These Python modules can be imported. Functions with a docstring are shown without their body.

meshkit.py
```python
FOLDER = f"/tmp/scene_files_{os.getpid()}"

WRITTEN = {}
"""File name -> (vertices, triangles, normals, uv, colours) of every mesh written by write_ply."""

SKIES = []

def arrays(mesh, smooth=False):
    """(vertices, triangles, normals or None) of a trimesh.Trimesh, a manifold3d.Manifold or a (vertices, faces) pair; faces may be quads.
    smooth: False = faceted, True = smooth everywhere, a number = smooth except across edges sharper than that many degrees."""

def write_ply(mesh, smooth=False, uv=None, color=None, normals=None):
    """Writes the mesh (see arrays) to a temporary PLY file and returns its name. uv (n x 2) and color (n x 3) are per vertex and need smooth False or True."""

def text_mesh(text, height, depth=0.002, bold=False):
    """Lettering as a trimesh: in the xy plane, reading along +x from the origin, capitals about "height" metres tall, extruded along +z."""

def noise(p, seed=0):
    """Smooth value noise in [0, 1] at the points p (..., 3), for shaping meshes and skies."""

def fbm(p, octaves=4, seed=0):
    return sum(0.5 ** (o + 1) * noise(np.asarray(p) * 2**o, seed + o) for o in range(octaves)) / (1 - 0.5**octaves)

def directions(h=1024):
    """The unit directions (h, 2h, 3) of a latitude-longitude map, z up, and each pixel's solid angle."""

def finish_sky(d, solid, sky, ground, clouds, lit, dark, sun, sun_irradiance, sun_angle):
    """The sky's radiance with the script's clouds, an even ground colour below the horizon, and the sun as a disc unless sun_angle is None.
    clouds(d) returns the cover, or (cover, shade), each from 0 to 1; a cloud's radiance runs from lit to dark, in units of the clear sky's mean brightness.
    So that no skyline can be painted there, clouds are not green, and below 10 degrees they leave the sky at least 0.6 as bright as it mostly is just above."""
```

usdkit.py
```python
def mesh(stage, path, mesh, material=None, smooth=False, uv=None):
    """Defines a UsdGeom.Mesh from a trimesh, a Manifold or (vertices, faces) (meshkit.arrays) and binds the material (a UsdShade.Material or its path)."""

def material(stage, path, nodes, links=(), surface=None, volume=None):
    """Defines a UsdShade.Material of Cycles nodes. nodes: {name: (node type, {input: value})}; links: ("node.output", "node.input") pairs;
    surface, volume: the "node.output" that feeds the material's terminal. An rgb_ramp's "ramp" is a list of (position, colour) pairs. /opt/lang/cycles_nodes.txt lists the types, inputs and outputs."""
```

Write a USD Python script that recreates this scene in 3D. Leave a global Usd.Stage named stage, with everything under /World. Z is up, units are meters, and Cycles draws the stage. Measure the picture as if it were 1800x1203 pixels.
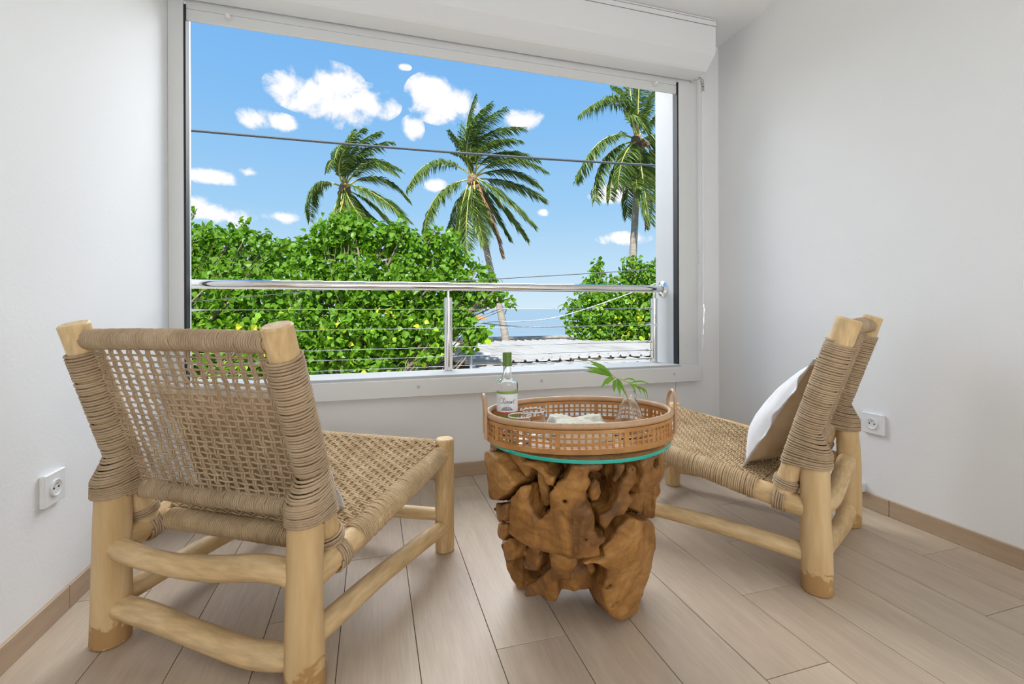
import sys
sys.path.insert(0, '/opt/lang')
import math, random
import numpy as np, trimesh, manifold3d as m3
import usdkit, meshkit
from pxr import Usd, UsdGeom, UsdLux, UsdShade, Gf, Sdf

stage = Usd.Stage.CreateInMemory()
UsdGeom.SetStageUpAxis(stage, UsdGeom.Tokens.z)
UsdGeom.SetStageMetersPerUnit(stage, 1.0)
UsdGeom.Xform.Define(stage, '/World')
rng = np.random.default_rng(7)
V = np.array
PI = math.pi

# ---------------------------------------------------------------- camera
F_PX, CX, HY, EYE = 818.0, 900.0, 544.7, V([0, 0, .8])
YAW, ROLL = math.radians(16.62), math.radians(-.2)
_r0, FWD, _u0 = V([math.cos(YAW), -math.sin(YAW), 0]), V([math.sin(YAW), math.cos(YAW), 0]), V([0, 0, 1.])
RT = _r0 * math.cos(ROLL) + _u0 * math.sin(ROLL)
UP = _u0 * math.cos(ROLL) - _r0 * math.sin(ROLL)
cam = UsdGeom.Camera.Define(stage, '/World/camera')
cam.CreateHorizontalApertureAttr(36.0)
cam.CreateFocalLengthAttr(F_PX / 1800 * 36)
cam.CreateVerticalApertureOffsetAttr(-(601.5 - HY) / 1800 * 36)
cam.CreateClippingRangeAttr((0.05, 60000.0))
cam.CreateExposureAttr(0.0)
cam.AddTransformOp().Set(Gf.Matrix4d(*RT, 0, *UP, 0, *(-FWD), 0, *EYE, 1))


def ray(px, py):
    return FWD + RT * (px - CX) / F_PX - UP * (py - HY) / F_PX


def at(px, py, depth):
    """The point that the photograph shows at a pixel, that many metres into the scene."""
    return EYE + ray(px, py) * depth


# ---------------------------------------------------------------- materials
def mat(name, nodes, links=(), surface='p.BSDF', **k):
    return usdkit.material(stage, '/World/Looks/' + name, nodes, links, surface=surface, **k)


# ---------------------------------------------------------------- sky and sun
SKY_STRENGTH, SUN_INTENSITY, SUN_ANGLE, SUN_ELEV, SUN_AZ = 1.0, 2.3, 1.5, 50.0, 203.0


def sky_material():
    n = {"tc": ("texture_coordinate", {}), "s": ("separate_xyz", {}), "zc": ("math", {"math_type": "maximum", "value2": 0.0}),
         "grad": ("rgb_ramp", {"ramp": [(0, (.66, .83, .95)), (.07, (.56, .77, .945)), (.2, (.36, .635, .925)), (.38, (.235, .52, .90)), (.6, (.165, .43, .87)), (1, (.12, .36, .80))]}),
         "nz": ("noise_texture", {"scale": 17.0, "detail": 8.0, "roughness": .6, "distortion": .3}),
         "nzc": ("math", {"math_type": "subtract", "value2": .5}), "nzs": ("math", {"math_type": "multiply", "value2": 2.6}),
         "b": ("background_shader", {"strength": SKY_STRENGTH})}
    l = [("tc.generated", "s.vector"), ("s.z", "zc.value1"), ("zc.value", "grad.fac"), ("tc.generated", "nz.vector"), ("nz.fac", "nzc.value1"), ("nzc.value", "nzs.value1")]
    # clouds: direction of the middle (pixel of the photograph), half width, half height
    clouds = [(545, 160, 58, 30), (582, 150, 48, 30), (640, 180, 52, 26), (598, 192, 55, 26), (760, 163, 40, 27), (792, 187, 62, 28), (920, 212, 34, 19), (725, 226, 18, 19),
              (452, 208, 26, 16), (493, 216, 27, 13), (365, 309, 48, 11), (436, 303, 16, 10), (345, 363, 20, 18), (385, 378, 48, 17), (495, 382, 28, 10), (1078, 341, 40, 15),
              (1097, 419, 45, 11), (762, 328, 24, 13), (710, 118, 11, 5), (955, 373, 12, 7)]
    rest = np.random.default_rng(5)                          # the same kind of clouds round the rest of the sky
    dirs = []
    for px, py, a, b in clouds:
        d = ray(px, py)
        dirs.append((d / np.linalg.norm(d), a / F_PX * 1.12, b / F_PX * 1.15))
    for k in range(22):
        az, el = rest.uniform(math.radians(60), math.radians(318)), math.radians(rest.uniform(6, 48))
        dirs.append((V([math.sin(az) * math.cos(el), math.cos(az) * math.cos(el), math.sin(el)]), rest.uniform(.05, .11), rest.uniform(.02, .045)))
    prev = None
    for i, (d, a, b) in enumerate(dirs):
        side = np.cross(d, [0, 0, 1.]); side /= np.linalg.norm(side)
        up = np.cross(side, d)
        n[f"u{i}"] = ("vector_math", {"math_type": "dot_product", "vector2": tuple(side / a)})
        n[f"v{i}"] = ("vector_math", {"math_type": "dot_product", "vector2": tuple(up / b)})
        n[f"w{i}"] = ("vector_math", {"math_type": "dot_product", "vector2": tuple(d)})
        n[f"c{i}"] = ("combine_xyz", {})
        n[f"l{i}"] = ("vector_math", {"math_type": "length"})
        n[f"f{i}"] = ("math", {"math_type": "multiply_add", "value2": -1.0, "value3": 1.0})
        n[f"k{i}"] = ("math", {"math_type": "greater_than", "value2": 0.3})
        n[f"m{i}"] = ("math", {"math_type": "multiply"})
        l += [("tc.generated", f"u{i}.vector1"), ("tc.generated", f"v{i}.vector1"), ("tc.generated", f"w{i}.vector1"), (f"u{i}.value", f"c{i}.x"), (f"v{i}.value", f"c{i}.y"),
              (f"c{i}.vector", f"l{i}.vector1"), (f"l{i}.value", f"f{i}.value1"), (f"w{i}.value", f"k{i}.value1"), (f"f{i}.value", f"m{i}.value1"), (f"k{i}.value", f"m{i}.value2")]
        # behind the viewer of a cloud the value falls to 0, in front it runs from 1 in the middle to 0 at the rim and below outside
        if prev is None:
            prev = f"m{i}.value"
        else:
            n[f"x{i}"] = ("math", {"math_type": "maximum"} if True else {})
            l += [(prev, f"x{i}.value1"), (f"m{i}.value", f"x{i}.value2")]
            prev = f"x{i}.value"
    n["sum"] = ("math", {"math_type": "add"})
    n["cov"] = ("map_range", {"range_type": "smoothstep", "from_min": .04, "from_max": .62})
    n["mix"] = ("mix", {"color2": (1.02, 1.02, 1.03)})
    n["gate"] = ("map_range", {"range_type": "smoothstep", "from_min": .0, "from_max": .03})
    n["amp"] = ("math", {"math_type": "multiply"})
    l += [(prev, "gate.value"), ("gate.result", "amp.value1"), ("nzs.value", "amp.value2"), (prev, "sum.value1"), ("amp.value", "sum.value2"), ("sum.value", "cov.value"),
          ("cov.result", "mix.fac"), ("grad.color", "mix.color1"), ("mix.color", "b.color")]
    return mat('sky', n, l, surface='b.background')


dome = UsdLux.DomeLight.Define(stage, '/World/sky_light')
UsdShade.MaterialBindingAPI.Apply(dome.GetPrim()).Bind(sky_material())
sun = UsdLux.DistantLight.Define(stage, '/World/sun_light')
sun.CreateIntensityAttr(SUN_INTENSITY)
sun.CreateAngleAttr(SUN_ANGLE)
sun.CreateNormalizeAttr(True)
sun.CreateColorAttr(Gf.Vec3f(1.0, .965, .92))
_el, _az = math.radians(SUN_ELEV), math.radians(SUN_AZ)
_to = V([math.sin(_az) * math.cos(_el), math.cos(_az) * math.cos(_el), math.sin(_el)])      # towards the sun: +z of the light
_x = np.cross([0, 0, 1.], _to); _x /= np.linalg.norm(_x)
sun.AddTransformOp().Set(Gf.Matrix4d(*_x, 0, *np.cross(_to, _x), 0, *_to, 0, 0, 0, 20, 1))



def area_light(name, w, h, power, color, at_, x_axis, y_axis):
    l = UsdLux.RectLight.Define(stage, '/World/' + name)
    l.CreateWidthAttr(w); l.CreateHeightAttr(h); l.CreateIntensityAttr(power); l.CreateColorAttr(Gf.Vec3f(*color))
    x_axis, y_axis = np.array(x_axis, float), np.array(y_axis, float)
    l.AddTransformOp().Set(Gf.Matrix4d(*x_axis, 0, *y_axis, 0, *np.cross(x_axis, y_axis), 0, *at_, 1))


# added fill lights: one outside the window, one at the back of the room
def tilt(a):
    return (0, math.sin(math.radians(a)), math.cos(math.radians(a)))


area_light('window_daylight', 3.4, 2.6, 7.6, (.98, .99, 1.0), (.70, 4.4, 3.2), (-1, 0, 0), tilt(-36))  # added area light, strengthens the skylight that enters the opening
area_light('back_daylight', 2.2, 2.0, 4.2, (.95, .98, 1.0), (.55, -2.3, 1.1), (1, 0, 0), tilt(-50))  # added area light inside the closed back wall, no opening there

# ---------------------------------------------------------------- helpers
_taken = {}


def numbered(path):
    k = _taken.get(path, -1) + 1
    _taken[path] = k
    return path if k == 0 else f'{path}_{k:03d}'


def obj(name, mesh, material, parent=None, smooth=False, uv=None):
    base = str(parent.GetPath()) if parent is not None else '/World'
    g = usdkit.mesh(stage, numbered(f'{base}/{name}'), mesh, material, smooth=smooth, uv=uv)
    return g.GetPrim()


def tag(p, label=None, cat=None, group=None, kind=None):
    for k, v in (('label', label), ('category', cat), ('group', group), ('kind', kind)):
        if v:
            p.SetCustomDataByKey(k, v)
    return p


def thing(name, label=None, cat=None, loc=(0, 0, 0), rotz=0.0, group=None, kind=None):
    x = UsdGeom.Xform.Define(stage, numbered('/World/' + name))
    x.AddTranslateOp().Set(Gf.Vec3d(*map(float, loc)))
    if rotz:
        x.AddRotateZOp().Set(float(rotz))
    return tag(x.GetPrim(), label, cat, group, kind)


def box(lo, hi, bev=0.0):
    lo, hi = V(lo, float), V(hi, float)
    if bev <= 0:
        m = trimesh.creation.box(hi - lo)
        m.apply_translation((lo + hi) / 2)
        return m
    pts = []
    for c in np.ndindex(2, 2, 2):
        corner = V([(lo, hi)[c[k]][k] for k in range(3)])
        s = V([1 if c[k] == 0 else -1 for k in range(3)])
        for k in range(3):
            pts.append(corner + s * bev * V([0 if j == k else 1 for j in range(3)]))
    return trimesh.Trimesh(pts, process=False).convex_hull


def join(ms):
    return trimesh.util.concatenate(ms)


def prism(profile, axis, a, b):
    """A (u, v) polygon extruded along an axis ('x': u, v = y, z; 'y': u, v = x, z; 'z': u, v = x, y) from a to b."""
    from shapely.geometry import Polygon
    m = trimesh.creation.extrude_polygon(Polygon(profile), abs(b - a), engine='earcut')
    v = np.array(m.vertices)
    w = v[:, 2] + min(a, b)
    if axis == 'x':
        nv = np.c_[w, v[:, 0], v[:, 1]]
    elif axis == 'y':
        nv = np.c_[v[:, 0], w, v[:, 1]]
    else:
        nv = np.c_[v[:, 0], v[:, 1], w]
    m = trimesh.Trimesh(nv, m.faces, process=False)
    if m.volume < 0:
        m.invert()
    return m


def frames(p):
    t = np.gradient(p, axis=0)
    t /= np.linalg.norm(t, axis=1, keepdims=True) + 1e-12
    n = np.zeros_like(p)
    a = V([0, 0, 1.]) if abs(t[0][2]) < .9 else V([1., 0, 0])
    n[0] = np.cross(t[0], a); n[0] /= np.linalg.norm(n[0])
    for i in range(1, len(p)):
        q = n[i - 1] - t[i] * (n[i - 1] @ t[i])
        n[i] = q / (np.linalg.norm(q) + 1e-12)
    return t, n, np.cross(t, n)


def tube(p, r, sides=8, caps=True, wob=None):
    """Polyline with radius (a number or one per point; wob: (points, sides) factors) as a closed tube."""
    p = V(p, float)
    r = np.broadcast_to(r, (len(p),)).astype(float)
    t, n, b = frames(p)
    a = np.arange(sides) * 2 * PI / sides
    rad = r[:, None] * (wob if wob is not None else np.ones((len(p), sides)))
    v = p[:, None] + rad[..., None] * (np.cos(a)[None, :, None] * n[:, None] + np.sin(a)[None, :, None] * b[:, None])
    i, j = np.meshgrid(np.arange(len(p) - 1), np.arange(sides), indexing='ij')
    A, B, C, D = i * sides + j, i * sides + (j + 1) % sides, (i + 1) * sides + (j + 1) % sides, (i + 1) * sides + j
    f = np.vstack([np.stack([A, B, C], -1).reshape(-1, 3), np.stack([A, C, D], -1).reshape(-1, 3)])
    v = v.reshape(-1, 3)
    if caps:
        k = len(v)
        v = np.vstack([v, p[0], p[-1]])
        jj = np.arange(sides)
        e = (len(p) - 1) * sides
        f = np.vstack([f, np.stack([np.full(sides, k), (jj + 1) % sides, jj], -1), np.stack([np.full(sides, k + 1), e + jj, e + (jj + 1) % sides], -1)])
    return trimesh.Trimesh(v, f, process=False)


def spline(pts, n):
    from scipy.interpolate import PchipInterpolator, CubicSpline
    pts = V(pts, float)
    s = np.r_[0, np.cumsum(np.linalg.norm(np.diff(pts, axis=0), axis=1))]
    return CubicSpline(s, pts)(np.linspace(0, s[-1], n)) if len(pts) > 2 else np.linspace(pts[0], pts[-1], n)


def log(p0, p1, r0, r1, sides=16, n=14, bend=0.0, lump=.05, seed=0, mids=None, dome=True):
    """A peeled branch from p0 to p1: tapering, slightly crooked and lumpy, with rounded ends."""
    g = np.random.default_rng(seed)
    p0, p1 = V(p0, float), V(p1, float)
    c = spline([p0] + [V(m, float) for m in (mids or [])] + [p1], n)
    L = np.linalg.norm(p1 - p0)
    s = np.linspace(0, 1, n)
    c = c + bend * np.sin(PI * s)[:, None] * g.normal(size=3) * .5
    a = np.arange(sides) * 2 * PI / sides
    wob = 1 + lump * (meshkit.noise(np.stack(np.broadcast_arrays((s * L * 9)[:, None], np.cos(a)[None] * .9, np.sin(a)[None] * .9), -1) + seed * 3.7, seed) - .5) * 2
    r = r0 + (r1 - r0) * s
    d = (p1 - p0) / L
    e = .004
    c = np.vstack([c[0], c[0] + d * e, c[1:-1], c[-1] - d * e, c[-1]])
    r = np.r_[r[0] - e, r[0], r[1:-1], r[-1], r[-1] - e]
    wob = np.vstack([wob[0], wob[0], wob[1:-1], wob[-1], wob[-1]])
    return tube(c, r, sides, True, wob)


def lathe(prof, sides=40, axis_at=(0, 0, 0)):
    """Revolve (r, z) points round z; closed if the profile starts and ends on the axis."""
    prof = V(prof, float)
    a = np.arange(sides) * 2 * PI / sides
    v = np.stack([prof[:, 0][:, None] * np.cos(a), prof[:, 0][:, None] * np.sin(a), np.broadcast_to(prof[:, 1][:, None], (len(prof), sides))], -1).reshape(-1, 3) + V(axis_at)
    i, j = np.meshgrid(np.arange(len(prof) - 1), np.arange(sides), indexing='ij')
    A, B, C, D = i * sides + j, i * sides + (j + 1) % sides, (i + 1) * sides + (j + 1) % sides, (i + 1) * sides + j
    f = np.vstack([np.stack([A, B, C], -1).reshape(-1, 3), np.stack([A, C, D], -1).reshape(-1, 3)])
    m = trimesh.Trimesh(v, f, process=True)
    m.update_faces(m.nondegenerate_faces())
    return m


def ropes(lines, r, sides=5):
    return join([tube(l, r, sides, True) for l in lines])


def surface_nets(vol, origin, h):
    """Closed mesh of vol < 0 on a regular grid."""
    s = vol < 0
    nx, ny, nz = vol.shape
    corner = [(i, j, k) for i in (0, 1) for j in (0, 1) for k in (0, 1)]
    cnt = np.zeros((nx - 1, ny - 1, nz - 1)); acc = np.zeros((nx - 1, ny - 1, nz - 1, 3))

    def sl(a, c):
        return a[c[0]:nx - 1 + c[0], c[1]:ny - 1 + c[1], c[2]:nz - 1 + c[2]]
    for ai, a in enumerate(corner):
        for b in corner[ai + 1:]:
            if sum(abs(x - y) for x, y in zip(a, b)) != 1:
                continue
            va, vb = sl(vol, a), sl(vol, b)
            m = (va < 0) != (vb < 0)
            t = np.where(m, va / np.where(m, va - vb, 1), 0)
            for k in range(3):
                acc[..., k] += np.where(m, a[k] + t * (b[k] - a[k]), 0)
            cnt += m
    used = cnt > 0
    idx = np.full(cnt.shape, -1); idx[used] = np.arange(used.sum())
    base = np.argwhere(used)
    v = (base + acc[used] / cnt[used][:, None]) * h + origin
    faces = []
    for ax in range(3):
        o = [k for k in range(3) if k != ax]
        lo = [slice(1, -1)] * 3; hi = [slice(1, -1)] * 3
        lo[ax] = slice(0, -1); hi[ax] = slice(1, None)
        a, b = s[tuple(lo)], s[tuple(hi)]
        e = np.argwhere(a != b)
        if not len(e):
            continue
        flip = a[tuple(e.T)]
        e = e + V([0 if k == ax else 1 for k in range(3)])
        q = []
        for d0, d1 in ((-1, -1), (0, -1), (0, 0), (-1, 0)):
            c = e.copy(); c[:, o[0]] += d0; c[:, o[1]] += d1
            q.append(idx[tuple(c.T)])
        q = np.stack(q, 1)
        if ax == 1:
            flip = ~flip
        q[~flip] = q[~flip][:, ::-1]
        faces.append(q)
    q = np.vstack(faces)
    m = trimesh.Trimesh(v, np.vstack([q[:, [0, 1, 2]], q[:, [0, 2, 3]]]), process=False)
    if m.volume < 0:
        m.invert()
    return m


# ---------------------------------------------------------------- looks
def plain(name, color, rough=.5, metallic=0., spec=.5, **k):
    return mat(name, {"p": ("principled_bsdf", {"base_color": color, "roughness": rough, "metallic": metallic, "specular_ior_level": spec, **k})})


def noisy(name, stops, scale=(1, 1, 1), nscale=6., detail=5., rough=.55, bump=0., bump_scale=None, distortion=0., spec=.4, coord='object', bdist=.004, rnd=False, fine=None):
    n = {"tc": ("texture_coordinate", {}), "g": ("geometry", {}), "mp": ("mapping", {"scale": scale}), "nz": ("noise_texture", {"scale": nscale, "detail": detail, "roughness": .6, "distortion": distortion}),
         "r": ("rgb_ramp", {"ramp": stops}), "p": ("principled_bsdf", {"roughness": rough, "specular_ior_level": spec})}
    src = "g.position" if coord == 'world' else "tc.object"
    l = [("mp.vector", "nz.vector"), ("nz.fac", "r.fac"), ("r.color", "p.base_color")]
    if rnd:
        n |= {"oi": ("object_info", {}), "rv": ("combine_xyz", {}), "rm": ("math", {"math_type": "multiply", "value2": 37.0}), "ad": ("vector_math", {"math_type": "add"})}
        l += [("oi.random", "rm.value1"), ("rm.value", "rv.x"), ("rm.value", "rv.z"), (src, "ad.vector1"), ("rv.vector", "ad.vector2"), ("ad.vector", "mp.vector")]
    else:
        l += [(src, "mp.vector")]
    if fine:
        n |= {"fm": ("mapping", {"scale": fine[0]}), "fn": ("noise_texture", {"scale": fine[1], "detail": 3.}), "fr": ("map_range", {"from_min": .3, "from_max": .7, "to_min": 1 - fine[2], "to_max": 1 + fine[2]}), "mx": ("mix", {"mix_type": "multiply", "fac": 1.0})}
        l = [x for x in l if x[1] != "p.base_color"] + [(src, "fm.vector"), ("fm.vector", "fn.vector"), ("fn.fac", "fr.value"), ("r.color", "mx.color1"), ("fr.result", "mx.color2"), ("mx.color", "p.base_color")]
    if bump:
        n |= {"bn": ("noise_texture", {"scale": bump_scale or nscale * 3, "detail": 4.}), "bm": ("bump", {"strength": bump, "distance": bdist})}
        l += [("mp.vector", "bn.vector"), ("bn.fac", "bm.height"), ("bm.normal", "p.normal")]
    return mat(name, n, l)


WALL = noisy('white_plaster', [(0, (.83, .83, .828)), (1, (.87, .87, .868))], nscale=3., rough=.75, bump=.10, bump_scale=90., coord='world', spec=.25)
PAINT = plain('white_paint', (.77, .77, .76), .38)
PVC = plain('white_plastic', (.80, .80, .80), .32)
LACQ = plain('white_lacquer', (.74, .74, .73), .3)
SEAL = plain('black_rubber', (.012, .012, .014), .6)
CHROME = plain('polished_steel', (.78, .77, .75), .09, 1.0)
STEEL = plain('brushed_steel', (.62, .61, .60), .24, 1.0)
DARK = plain('dark_hole', (.02, .02, .02), .7)
SLAB = plain('joint_filler', (.20, .165, .13), .8)


def plank_look(k, a, b):
    return noisy(f'oak_floor_{k}', [(.25, a), (.75, b)], scale=(9., 1.1, 9.), nscale=2.2 + .3 * k, detail=6., rough=.42, bump=.10, bump_scale=9., coord='world', rnd=True, distortion=.6, bdist=.002, fine=((60., 4., 60.), 3., .06))


OAK = [plank_look(0, (.47, .375, .28), (.60, .49, .375)), plank_look(1, (.46, .37, .28), (.58, .48, .37)), plank_look(2, (.485, .385, .285), (.62, .505, .385)), plank_look(3, (.455, .355, .265), (.575, .46, .35))]
SKIRT = noisy('skirting_tile', [(.25, (.40, .285, .19)), (.75, (.50, .375, .26))], scale=(2., 2., 14.), nscale=2.5, rough=.45, coord='world')


def wood_look(name, sc):
    return noisy(name, [(.2, (.50, .31, .13)), (.42, (.64, .435, .21)), (.62, (.73, .525, .285)), (.85, (.79, .60, .365))], scale=sc, nscale=4.0, detail=6., rough=.5, bump=.12, bump_scale=16., distortion=.5, bdist=.003, spec=.3, rnd=True, fine=(tuple(14. * x for x in sc), 1.6, .16))


WOOD_Z, WOOD_X, WOOD_Y = wood_look('peeled_wood_upright', (4., 4., .7)), wood_look('peeled_wood_cross', (.7, 4., 4.)), wood_look('peeled_wood_long', (4., .7, 4.))
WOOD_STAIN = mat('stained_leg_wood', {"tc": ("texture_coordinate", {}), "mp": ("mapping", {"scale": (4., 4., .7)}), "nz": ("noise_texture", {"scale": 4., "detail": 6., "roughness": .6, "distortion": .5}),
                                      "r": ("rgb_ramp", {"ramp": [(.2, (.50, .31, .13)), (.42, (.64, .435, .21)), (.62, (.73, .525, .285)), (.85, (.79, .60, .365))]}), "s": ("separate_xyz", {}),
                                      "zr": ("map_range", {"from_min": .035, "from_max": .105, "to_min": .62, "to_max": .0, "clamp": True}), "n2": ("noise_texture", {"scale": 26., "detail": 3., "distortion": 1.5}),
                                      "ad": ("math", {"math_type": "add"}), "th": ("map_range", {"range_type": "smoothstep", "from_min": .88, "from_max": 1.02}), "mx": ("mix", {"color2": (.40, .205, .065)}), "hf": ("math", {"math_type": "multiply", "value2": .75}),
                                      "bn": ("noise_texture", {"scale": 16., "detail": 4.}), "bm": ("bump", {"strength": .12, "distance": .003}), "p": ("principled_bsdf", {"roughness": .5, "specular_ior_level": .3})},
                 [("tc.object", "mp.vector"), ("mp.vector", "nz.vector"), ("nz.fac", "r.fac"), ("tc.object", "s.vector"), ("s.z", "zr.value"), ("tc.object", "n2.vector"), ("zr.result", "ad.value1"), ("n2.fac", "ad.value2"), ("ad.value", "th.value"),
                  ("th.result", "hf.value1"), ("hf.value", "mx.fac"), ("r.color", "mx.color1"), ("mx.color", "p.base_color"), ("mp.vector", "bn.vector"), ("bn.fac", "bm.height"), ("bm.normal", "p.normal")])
ROPE = noisy('jute_rope', [(.25, (.36, .25, .15)), (.6, (.52, .385, .25)), (.85, (.62, .48, .33))], nscale=14., detail=5., rough=.8, bump=.5, bump_scale=420., bdist=.0015, spec=.15)
ROPE_SEAT = noisy('golden_rope', [(.25, (.42, .29, .155)), (.6, (.62, .46, .28)), (.85, (.74, .59, .40))], nscale=14., detail=5., rough=.75, bump=.4, bump_scale=420., bdist=.0015, spec=.2)
LINEN_WHITE = noisy('white_linen', [(.3, (.76, .75, .75)), (.7, (.84, .83, .83))], nscale=20., rough=.85, bump=.25, bump_scale=500., spec=.1, bdist=.001)
LINEN_TAN = noisy('tan_linen', [(.3, (.47, .33, .20)), (.7, (.56, .41, .26))], nscale=20., rough=.85, bump=.25, bump_scale=500., spec=.1, bdist=.001)

# ================================================================ the room
X0, X1, Y0, YB, ZC = -.792, 1.8997, 2.2227, -2.6, 2.30
XL, XR, YF, ZS, ZSB, ZT = -.7319, 1.6114, 2.195, .4964, .4033, 1.9901
floor = thing('floor', 'pale oak look plank tile floor laid towards the window', kind='structure')
obj('slab', box((X0 - .2, YB - .2, -.2), (X1 + .2, Y0 + .15, -.004)), SLAB, floor)
pitch, plen = .1780, 1.025
for i in range(-1, 16):
    xa, xb = -.793 + i * pitch, -.793 + (i + 1) * pitch
    xa, xb = max(xa, X0), min(xb, X1)
    if xb - xa < .02:
        continue
    y = 1.57 + .2567 * i
    y -= math.floor((y - YB) / plen) * plen + plen
    k = 0
    while y < Y0:
        a, b = max(y, YB), min(y + plen, Y0)
        if b - a > .02:
            g = .0009
            obj('plank', box((xa + g, a + g, -.012), (xb - g, b - g, 0), .0006), OAK[(i * 7 + k * 3) % 4], floor)
        y += plen
        k += 1
tag(obj('wall_left', box((X0 - .2, YB - .2, -.2), (X0, Y0 + .2, ZC + .2)), WALL), 'plain white plaster wall at the left with a socket', kind='structure')
tag(obj('wall_right', box((X1, YB - .2, -.2), (X1 + .2, Y0 + .2, ZC + .2)), WALL), 'plain white plaster wall at the right with a socket', kind='structure')
tag(obj('wall_back', box((X0 - .2, YB - .2, -.2), (X1 + .2, YB, ZC + .2)), WALL), 'plain white plaster wall behind the viewer', kind='structure')
tag(obj('ceiling', box((X0 - .2, YB - .2, ZC), (X1 + .2, Y0 + .2, ZC + .2)), noisy('ceiling_paint', [(0, (.88, .88, .875)), (1, (.91, .91, .905))], nscale=3., rough=.8, coord='world', spec=.2)), 'plain white ceiling above the roller shutter box', kind='structure')
YO = 2.402
pier = join([prism([(X0 - .4, Y0), (XL - .004, Y0), (XL - .10, YO), (X0 - .4, YO)], 'z', -.2, ZC + .6), box((XR, Y0 - .006, -.2), (X1 + .6, YO, ZC + .6)), box((XL - .2, Y0 + .012, 2.15), (XR + .01, YO, ZC + .6)),
             box((XL - .004, Y0, -3.2), (XR, YO, ZS - .03))])
tag(obj('wall_front', pier, WALL), 'white wall with the wide window opening and low parapet', kind='structure')

bb = thing('baseboard_left', 'oak look tile skirting along the left wall', kind='structure')
for a, b in ((YB, -1.53), (-1.53, -.51), (-.51, .515), (.515, 1.54), (1.54, Y0)):
    obj('skirting_tile', box((X0 - .01, a + .0008, 0), (X0 + .008, b - .0008, .063), .0015), SKIRT, bb)
bb = thing('baseboard_right', 'oak look tile skirting along the right wall', kind='structure')
for a, b in ((YB, -1.78), (-1.78, -.75), (-.75, .275), (.275, 1.297), (1.297, Y0)):
    obj('skirting_tile', box((X1 - .008, a + .0008, 0), (X1 + .01, b - .0008, .063), .0015), SKIRT, bb)
bb = thing('baseboard_front', 'oak look tile skirting under the window', kind='structure')
for a, b in ((X0, -.25), (-.25, .77), (.77, X1)):
    obj('skirting_tile', box((a + .0008, Y0 - .014, 0), (b - .0008, Y0 + .01, .063), .0015), SKIRT, bb)

win = thing('window_1', 'white shutter guide frame round the wide open window', kind='structure')
obj('guide', box((X0, YF, ZS - .002), (XL - .003, Y0 + .05, 2.07), .002), LACQ, win)
obj('guide', box((XR + .004, YF, ZS - .002), (1.742, Y0 + .05, 2.08), .002), LACQ, win)
obj('seal', box((XL - .0035, YF - .001, ZS), (XL + .004, Y0 + .01, ZT + .06)), SEAL, win)
obj('seal', box((XR - .004, YF - .001, ZS), (XR + .0045, Y0 + .01, ZT + .06)), SEAL, win)
obj('reveal', box((XR - .0015, Y0 + .012, ZS - .02), (XR + .02, YO + .002, 2.16)), plain('dimmed_reveal_white', (.60, .605, .61), .6), win)  # thin lining added over the pier, its white darkened against the strong window light
for z in (.60, 1.09, 1.46):
    obj('screw_cap', lathe([(0, .0022), (.004, .0018), (.0052, 0), (0, 0)], 14).apply_transform(trimesh.transformations.rotation_matrix(PI / 2, [1, 0, 0])).apply_translation((1.668, YF, z)), PVC, win)
sill = thing('trim_1', 'white painted sill board below the window opening', kind='structure')
YS = 2.172
obj('sill_top', box((XL - .05, YS, ZS - .03), (XR - .0, 2.372, ZS), .002), plain('dimmed_sill_white', (.50, .50, .49), .45), sill)  # same white as the fascia, darkened so the light does not burn it out
obj('sill_end', box((XR, YS, ZS - .03), (1.735, YF + .03, ZS + .0), .002), LACQ, sill)
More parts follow.
